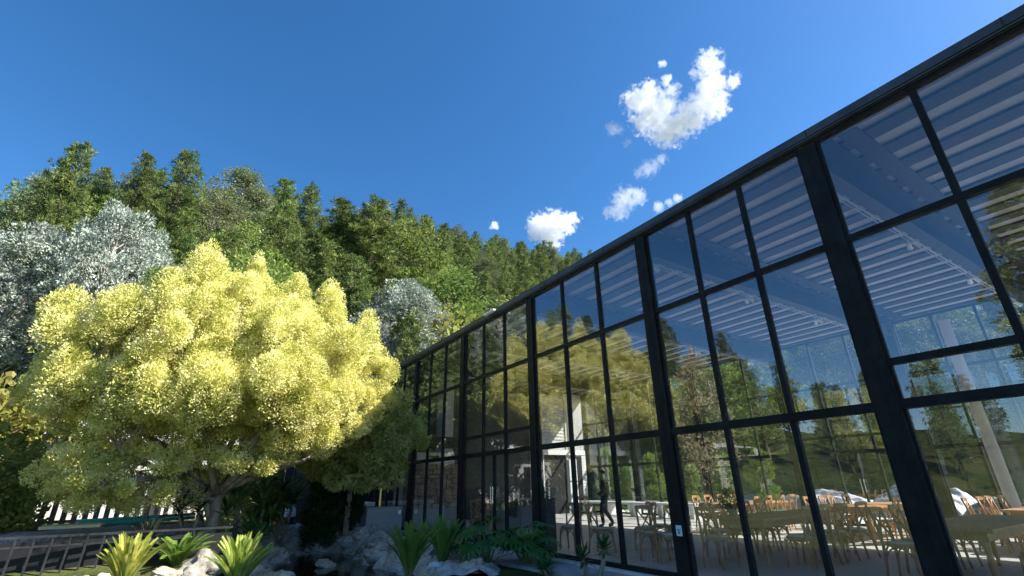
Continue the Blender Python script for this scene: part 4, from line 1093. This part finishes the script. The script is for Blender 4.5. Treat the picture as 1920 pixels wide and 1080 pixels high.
# dark upright cypresses in the shade at the back of the garden
kind('dark_cypress', 'cypress', 'dark_cypress', 'bark_dark', [broad_mesh(rg(90), 3.0, .5, 70, 130, .14, .05, .03, .6, -.8, .28, .05, .25)])
for q, s, l in [((620, 962), 1.0, 'dark upright cypress in shade left of the weeping tree'), ((600, 962), .9, 'dark upright cypress beside the black garden wall'), ((652, 958), .75, 'shorter dark cypress beneath the weeping tree')]:
    p = atd(q[0], q[1], 18.2); plant_tree('dark_cypress', 0, (p.x, p.y, ground_z(p.x, p.y) - .1), s, l, 'dark cypresses in the shade')

# ------------------------------------------------------------------ rocks
def rock_mesh(seed, m, flat=.7):
    bm = bmesh.new(); bmesh.ops.create_icosphere(bm, subdivisions=4, radius=1)
    for v in bm.verts:
        q = v.co.normalized(); k = 1 + .42 * mnoise.noise(q * 1.1 + Vector((seed, 0, 0))) + .22 * mnoise.noise(q * 2.7 + Vector((0, seed, 0))) + .10 * mnoise.noise(q * 6 + Vector((0, 0, seed)))
        c = mnoise.cell(q * 2.2 + Vector((seed, seed, 0))); k += .10 * (c - .5)
        v.co = Vector((q.x * k, q.y * k * .85, q.z * k * flat))
    me = bpy.data.meshes.new('rock'); bm.to_mesh(me); bm.free(); me.materials.append(M[m]); me.polygons.foreach_set('use_smooth', [True] * len(me.polygons)); return me
RM = {m: [rock_mesh(i * 3.7 + j, m) for i in range(4)] for j, m in enumerate(['rock', 'rock_dark', 'rock_warm'])}
def rock(x, y, s, label, m='rock', group=None, z=None, flat=1.0, rz=None):
    o = link('rock', random.choice(RM[m])); o.location = (x, y, (ground_z(x, y) + s * .15) if z is None else z); o.rotation_euler = (random.uniform(-.3, .3), random.uniform(-.3, .3), random.uniform(0, 6.28) if rz is None else rz)
    o.scale = (s * random.uniform(.85, 1.3), s * random.uniform(.85, 1.2), s * flat * random.uniform(.8, 1.1)); return tag(o, label, 'rock', group)
rock(3.5, 14.3, .21, 'small pale rock standing alone in the dark pond water', 'rock_warm', None, -.40, .75)
rock(4.75, 8.75, .26, 'pale rock at the bottom edge between the tall cycad and the lobed plant', 'rock_warm', None, -.05)
for x, y, s, l in [(-1.15, 11.7, .26, 'pale sunlit rock at the bottom left corner below the railing'), (-.82, 11.45, .22, 'yellowish sunlit rock left of the first cycad'), (.15, 11.7, .26, 'pale sunlit rock right of the first cycad'), (.42, 11.9, .20, 'split pale rock between the two sunlit cycads'), (.62, 11.9, .42, 'large grey rounded rock between the two sunlit cycads'), (-.1, 11.3, .18, 'small cream rock under the first cycad')]:
    rock(x, y, s, l, 'rock_warm' if s < .3 else 'rock')
for k in range(15):
    u = k / 14; rock(1.55 + .55 * u + random.uniform(-.25, .2), 10.3 + 7.0 * u + random.uniform(-.2, .2), random.uniform(.28, .5), 'rough grey rock along the pond bank under the golden tree', 'rock' if k % 3 else 'rock_warm', 'rocks on the bank under the golden tree')
for k in range(30):
    u = k / 29; rock(4.75 + .35 * u + random.uniform(-.25, .55), 10.6 + 6.9 * u + random.uniform(-.25, .25), random.uniform(.20, .42), 'shaded grey rock of the ledge between the pond and the glass', 'rock_dark', 'rocks of the shaded ledge by the glass', None, .8)
for k in range(12):
    rock(2.9 + k * .17 + random.uniform(-.12, .12), 17.9 + random.uniform(-.7, .5) + (k % 3) * .4, random.uniform(.3, .5), 'shaded grey rock at the far head of the pond', 'rock_dark', 'rocks at the head of the pond')
for k in range(6):
    rock(4.1 + random.uniform(-.2, .3), 8.9 + k * .35, random.uniform(.12, .22), 'small shaded stone among the cycads by the glass', 'rock_dark', 'small stones among the shaded cycads')

# broken stone that lines the pool
b = MB(); nx, ny = 60, 110; idx = {}; vs = []; fs = []
for j in range(ny):
    for i in range(nx):
        x = 1.0 + 4.75 * i / (nx - 1); y = 8.0 + 12.0 * j / (ny - 1); e = pond(x, y)
        q = Vector((x * 1.9, y * 1.9, 0)); k = abs(mnoise.noise(q)) * .16 + abs(mnoise.noise(q * 2.3)) * .09 + abs(mnoise.noise(q * 5)) * .04
        sk = smooth01((e - .70) / .15) * (1 - smooth01((e - 1.75) / .25))
        idx[i, j] = len(vs); vs.append((x, y, ground_z(x, y) - .10 + (.13 + k) * sk))
for j in range(ny - 1):
    for i in range(nx - 1):
        fs.append((idx[i, j], idx[i + 1, j], idx[i + 1, j + 1], idx[i, j + 1]))
tag(b.add(vs, fs).build('stone_rubble', 'rock_dark'), 'broken grey stone lining the pond and its banks', 'rubble', kind='stuff')
t = thing('potted_plant', 'leafy green potted plant on the end of the nearest long table', 'plant', (8.95, 6.12, .763))
MB().lathe([(.06, 0), (.085, .10), (.09, .14), (.08, .145), (.075, .12), (.02, .11)], 14).build('pot', 'rock', t, True)
P_, N_ = ball(rg(7), 420, .2); quads_obj('leaves', leaves(P_ * np.array([.17, .17, .17]) + np.array([0, 0, .30]), N_ + np.array([0, 0, .3]), .075, .03, rg(8), .5), 'broad_leaf', t)

# low round garden light
t = thing('garden_light', 'round bluish-white garden light at the bottom between the two shaded cycads', 'garden light', (4.12, 9.0, -.12))
MB().lathe([(.06, -.1), (.06, .02), (.10, .03), (.10, .05), (.02, .055)], 16).build('base', 'fence_metal', t, True)
MB().lathe([(.135, .05), (.15, .10), (.14, .17), (.10, .22), (.04, .245), (.001, .25)], 20).build('globe', 'bluewhite', t, True)

# grey boxes at the end of the glass
t = thing('utility_box', 'pale grey box with a flat front against the corner of the glass', 'box', (0, 0, 0))
MB().bbox(5.35, 17.2, -.3, 6.58, 18.2, .74, .012).build('body', 'greybox', t); MB().box(6.42, 17.17, .52, 6.52, 17.198, .64).build('latch', 'chrome', t)
t = thing('utility_box', 'darker grey box with a projecting white top behind the pale box', 'box', (0, 0, 0))
MB().bbox(4.75, 20.1, -.3, 6.5, 21.0, .70, .012).build('body', 'greybox', t); MB().bbox(4.6, 19.95, .702, 6.5, 21.1, .84, .012).build('top', 'white', t)
# black wall behind them
t = thing('garden_wall', 'black panelled garden wall closing the shaded corner behind the grey boxes', 'wall', (0, 0, 0))
for k in range(5): MB().bbox(3.6 + k * .82, 23.2, -.2, 4.4 + k * .82, 23.3, 2.75, .008).build('panel', 'navy', t)
MB().box(3.5, 23.17, 2.752, 7.75, 23.33, 2.85).build('cap', 'black', t)
# orange earth bank
o = link('earth_bank', rock_mesh(33, 'earth', 1.0)); o.location = atd(566, 872, 26.0); o.scale = (.75, .7, 1.15); tag(o, 'sunlit orange earth bank glowing beyond the shaded garden', 'earth bank', kind='structure')
t = thing('drum', 'blue and white drum standing in front of the black screen', 'drum', (3.35, 19.4, ground_z(3.35, 19.4)))
MB().lathe([(.17, 0), (.18, .02), (.18, .3), (.19, .31), (.19, .34), (.18, .35), (.18, .62), (.19, .63), (.19, .66), (.18, .67), (.18, .95), (.15, .97)], 20).build('drum_body', 'bluewhite', t, True); MB().lathe([(.181, .36), (.1815, .38), (.1815, .58), (.181, .60)], 20).build('band', 'navy', t)
t = thing('shade_screen', 'dark shade cloth screen stretched between posts behind the drum', 'screen', (0, 0, 0))
cs = MB(); n = 14; vs = [(3.45 + 1.5 * i / (n - 1), 20.0 + .06 * math.sin(i * 1.3) + .02 * j, 2.1 * j / 7 - .05 * math.sin(i * .9) * (j > 5)) for j in range(8) for i in range(n)]
cs.add(vs, [(j * n + i, j * n + i + 1, (j + 1) * n + i + 1, (j + 1) * n + i) for j in range(7) for i in range(n - 1)]); o = cs.build('cloth', 'charcoal', t, True); o.modifiers.new('thick', 'SOLIDIFY').thickness = .01
for x in (3.42, 4.98): MB().tube([(x, 20.05, -.1), (x, 20.05, 2.25)], .03).build('post', 'black', t)

# ------------------------------------------------------------------ left side: railing, raised gravel bed, hose, fence, white house
t = thing('railing', 'dark metal railing with leaning flat bars at the left below the gravel bed', 'railing', (0, 0, 0))
def rl(x): return Vector((x, 13.25 + .12 * x, ground_z(x, 13.3)))
A_, B_ = rl(-2.6), rl(1.15)
MB().bar((A_.x, A_.y, .66), (B_.x, B_.y, .62), .06, .04).build('top_rail', 'fence_metal', t); MB().bar((A_.x, A_.y, .50), (B_.x, B_.y, .46), .03, .03).build('rail', 'fence_metal', t)
MB().prism([(A_.x, -.2), (B_.x, -.2), (B_.x, .52), (A_.x, .56)], 1, 13.30, 13.33).build('panel', 'black', t)  # railing panel, coloured black to give the shadow behind the bars
for k in range(16):
    u = k / 15; q = A_.lerp(B_, u)
    if u > .5 and k % 4: continue
    MB().bar((q.x, q.y, -.1), (q.x + .03, q.y, .62 - .02 * u), .07 if k % 5 == 0 else .04, .03).build('bar', 'fence_metal', t)
o = MB(); rr = random.Random(4); vs = []; fs = []; n = 26
for j in range(12):
    for i in range(n):
        x = -3.6 + 4.9 * i / (n - 1); y = 14.6 + 2.6 * j / 11; e = min(1, j / 2.0, i / 1.5, (n - 1 - i) / 1.5, (11 - j) / 2)
        vs.append((x, y, -.05 + (.62 + .07 * mnoise.noise(Vector((x * 2, y * 2, 0)))) * smooth01(e)))
o.add(vs, [(j * n + i, j * n + i + 1, (j + 1) * n + i + 1, (j + 1) * n + i) for j in range(11) for i in range(n - 1)])
tag(o.build('gravel', 'gravel', smooth=True), 'raised bed of grey gravel behind the railing', 'gravel', kind='stuff')
t = thing('board', 'pale yellow board lying flat on the gravel at the left', 'board', (-1.75, 14.75, .70)); MB().bbox(-.55, -.35, 0, .45, .35, .06, .01).build('plank', 'yellow_board', t)
t = thing('pool_edge', 'turquoise rim of a small raised pool on the gravel bed', 'pool', (0, 0, 0))
MB().tube([(-1.9, 15.9, .78), (-1.0, 15.8, .80), (-.2, 15.9, .81), (.45, 16.1, .82)], .035, 10).build('rim', 'teal', t, True); MB().tube([(-1.9, 15.95, .70), (-1.0, 15.85, .72), (-.2, 15.95, .73), (.45, 16.15, .74)], .04, 10).build('lower_rim', 'teal', t, True)
t = thing('picket_fence', 'weathered grey slatted fence behind the golden tree', 'fence', (0, 0, 0))
for k in range(18):
    x = -3.2 + k * .24; MB().prism([(x, .35), (x + .13, .35), (x + .13, 1.45), (x + .065, 1.55), (x, 1.45)], 1, 19.5 + random.uniform(-.02, .02), 19.535 + random.uniform(-.02, .0)).build('picket', 'weathered', t)
MB().box(-3.3, 19.535, .6, 1.1, 19.58, .68).box(-3.3, 19.535, 1.2, 1.1, 19.58, 1.28).build('rail', 'weathered', t)

h = thing('white_house', 'low white house with a pale roof half hidden behind the golden tree', 'house', (0, 0, 0))
w = MB().box(-3.9, 23.0, -.2, 1.2, 26.5, 3.1).build('wall', 'pale_stone', h)
MB().prism([(22.6, 3.05), (22.6, 3.2), (24.8, 4.0), (27.0, 3.2), (27.0, 3.05), (24.8, 3.84)], 0, -4.3, 1.6).build('roof', 'white', h)
for x in (-2.6, .4):
    f = MB().box(x - .5, 22.96, 1.2, x + .5, 22.998, 2.3).build('window', 'charcoal', h); MB().box(x - .45, 22.945, 1.25, x + .45, 22.958, 2.25).build('pane', 'navy', f)
MB().box(-.95, 22.97, -.1, -.15 - .3, 22.998, 2.2).build('door', 'charcoal', h)

# ------------------------------------------------------------------ clouds: real volumes far above
def cloud(name, label, D, blobs, dens, amp, nscale, seed):
    """blobs: (x, y, radius) in photograph pixels, set at distance D"""
    k = None; cs = []
    for x, y, r in blobs:
        d = ray(x, y); p = CAM + d * D; cs.append((p, r * .86 * D / 886.4))
    c0 = sum((c for c, r in cs), Vector()) / len(cs)
    bm = bmesh.new()
    for c, r in cs:
        q = bmesh.ops.create_icosphere(bm, subdivisions=3, radius=r * 1.6, matrix=Matrix.Translation(c - c0))
    me = bpy.data.meshes.new('tmp'); bm.to_mesh(me); bm.free()
    o = bpy.data.objects.new('tmp', me); COL.objects.link(o); rm = o.modifiers.new('r', 'REMESH'); rm.mode = 'VOXEL'; rm.voxel_size = max(r for c, r in cs) * .09
    bpy.context.view_layer.update(); me2 = bpy.data.meshes.new_from_object(o.evaluated_get(bpy.context.evaluated_depsgraph_get())); bpy.data.objects.remove(o)
    m = bpy.data.materials.new(name); m.use_nodes = True; nt = m.node_tree; L = nt.links.new; nt.nodes.remove(nt.nodes['Principled BSDF'])
    pv = nt.nodes.new('ShaderNodeVolumePrincipled'); pv.inputs['Color'].default_value = (1, 1, 1, 1); pv.inputs['Anisotropy'].default_value = .0
    tc = nt.nodes.new('ShaderNodeTexCoord'); cur = None
    def math_(op, a, b_=None, clamp=False):
        n = nt.nodes.new('ShaderNodeMath'); n.operation = op; n.use_clamp = clamp
        for i, v in enumerate((a, b_)):
            if v is None: continue
            if isinstance(v, (int, float)): n.inputs[i].default_value = v
            else: L(v, n.inputs[i])
        return n.outputs[0]
    for c, r in cs:
        vd = nt.nodes.new('ShaderNodeVectorMath'); vd.operation = 'DISTANCE'; L(tc.outputs['Object'], vd.inputs[0]); vd.inputs[1].default_value = c - c0
        q = math_('DIVIDE', vd.outputs['Value'], r); cur = q if cur is None else math_('MINIMUM', cur, q)
    n1 = nt.nodes.new('ShaderNodeTexNoise'); rm_ = max(r for c, r in cs); n1.inputs['Scale'].default_value = nscale / rm_; n1.inputs['Detail'].default_value = 8; n1.inputs['Roughness'].default_value = .70
    mp = nt.nodes.new('ShaderNodeMapping'); mp.inputs['Location'].default_value = (seed, seed * 2, 0); L(tc.outputs['Object'], mp.inputs[0]); L(mp.outputs[0], n1.inputs[0])
    a = math_('SUBTRACT', 1.0, cur); b_ = math_('MULTIPLY', math_('SUBTRACT', n1.outputs[0], .50), amp)
    d = math_('MULTIPLY', math_('ADD', a, b_), 3.2, True); d = math_('MULTIPLY', d, dens)
    L(d, pv.inputs['Density']); L(pv.outputs[0], nt.nodes['Material Output'].inputs['Volume'])
    me2.materials.clear(); me2.materials.append(m)
    o = link('cloud', me2, None, c0); tag(o, label, 'cloud', 'clouds'); return o
cloud('cloud_a', 'largest white cloud, hooked like a horseshoe above the pavilion roof', 420,
      [(1196, 192, 27), (1228, 212, 40), (1252, 240, 34), (1288, 222, 32), (1325, 192, 33), (1334, 155, 25), (1328, 120, 24), (1352, 155, 14), (1372, 152, 15), (1218, 172, 20), (1250, 152, 12), (1300, 140, 10), (1345, 205, 20), (1240, 120, 8), (1262, 170, 14)], .15, 6.4, 2.5, 5)
cloud('cloud_b', 'white puffy cloud resting on the wooded skyline', 620, [(1012, 425, 24), (1035, 425, 30), (1055, 420, 22), (1075, 410, 14), (1030, 448, 24), (1005, 440, 16), (926, 422, 9)], .14, 5.2, 2.3, 8)
cloud('cloud_c', 'thin wispy cloud just above the roof edge', 420, [(1170, 375, 24), (1195, 370, 18), (1160, 395, 20), (1140, 400, 13), (1180, 360, 14), (1205, 368, 10)], .05, 5.0, 1.6, 15)
cloud('cloud_d', 'small wispy cloud between the horseshoe cloud and the thin one', 420, [(1215, 315, 18), (1240, 298, 12), (1200, 325, 12), (1228, 308, 12)], .045, 5.0, 1.6, 21)
cloud('cloud_e', 'tiny cloud scrap left of the horseshoe cloud', 420, [(1150, 242, 14), (1175, 268, 9), (1162, 245, 10), (1140, 238, 8)], .05, 5.0, 1.6, 27)
cloud('cloud_f', 'small cloud scrap touching the roof edge', 520, [(1235, 388, 13), (1270, 372, 11), (1255, 380, 10)], .08, 2.6, 1.7, 31)
def cloud_dir(name, label, D, dirs, dens, amp, nscale, seed):
    bl = []
    for az, tn, r in dirs:
        v = Vector((math.sin(R(az)), math.cos(R(az)), tn)); v = v / v.dot(FWD) if abs(v.dot(FWD)) > .05 else v
        bl.append((v, r))
    return bl
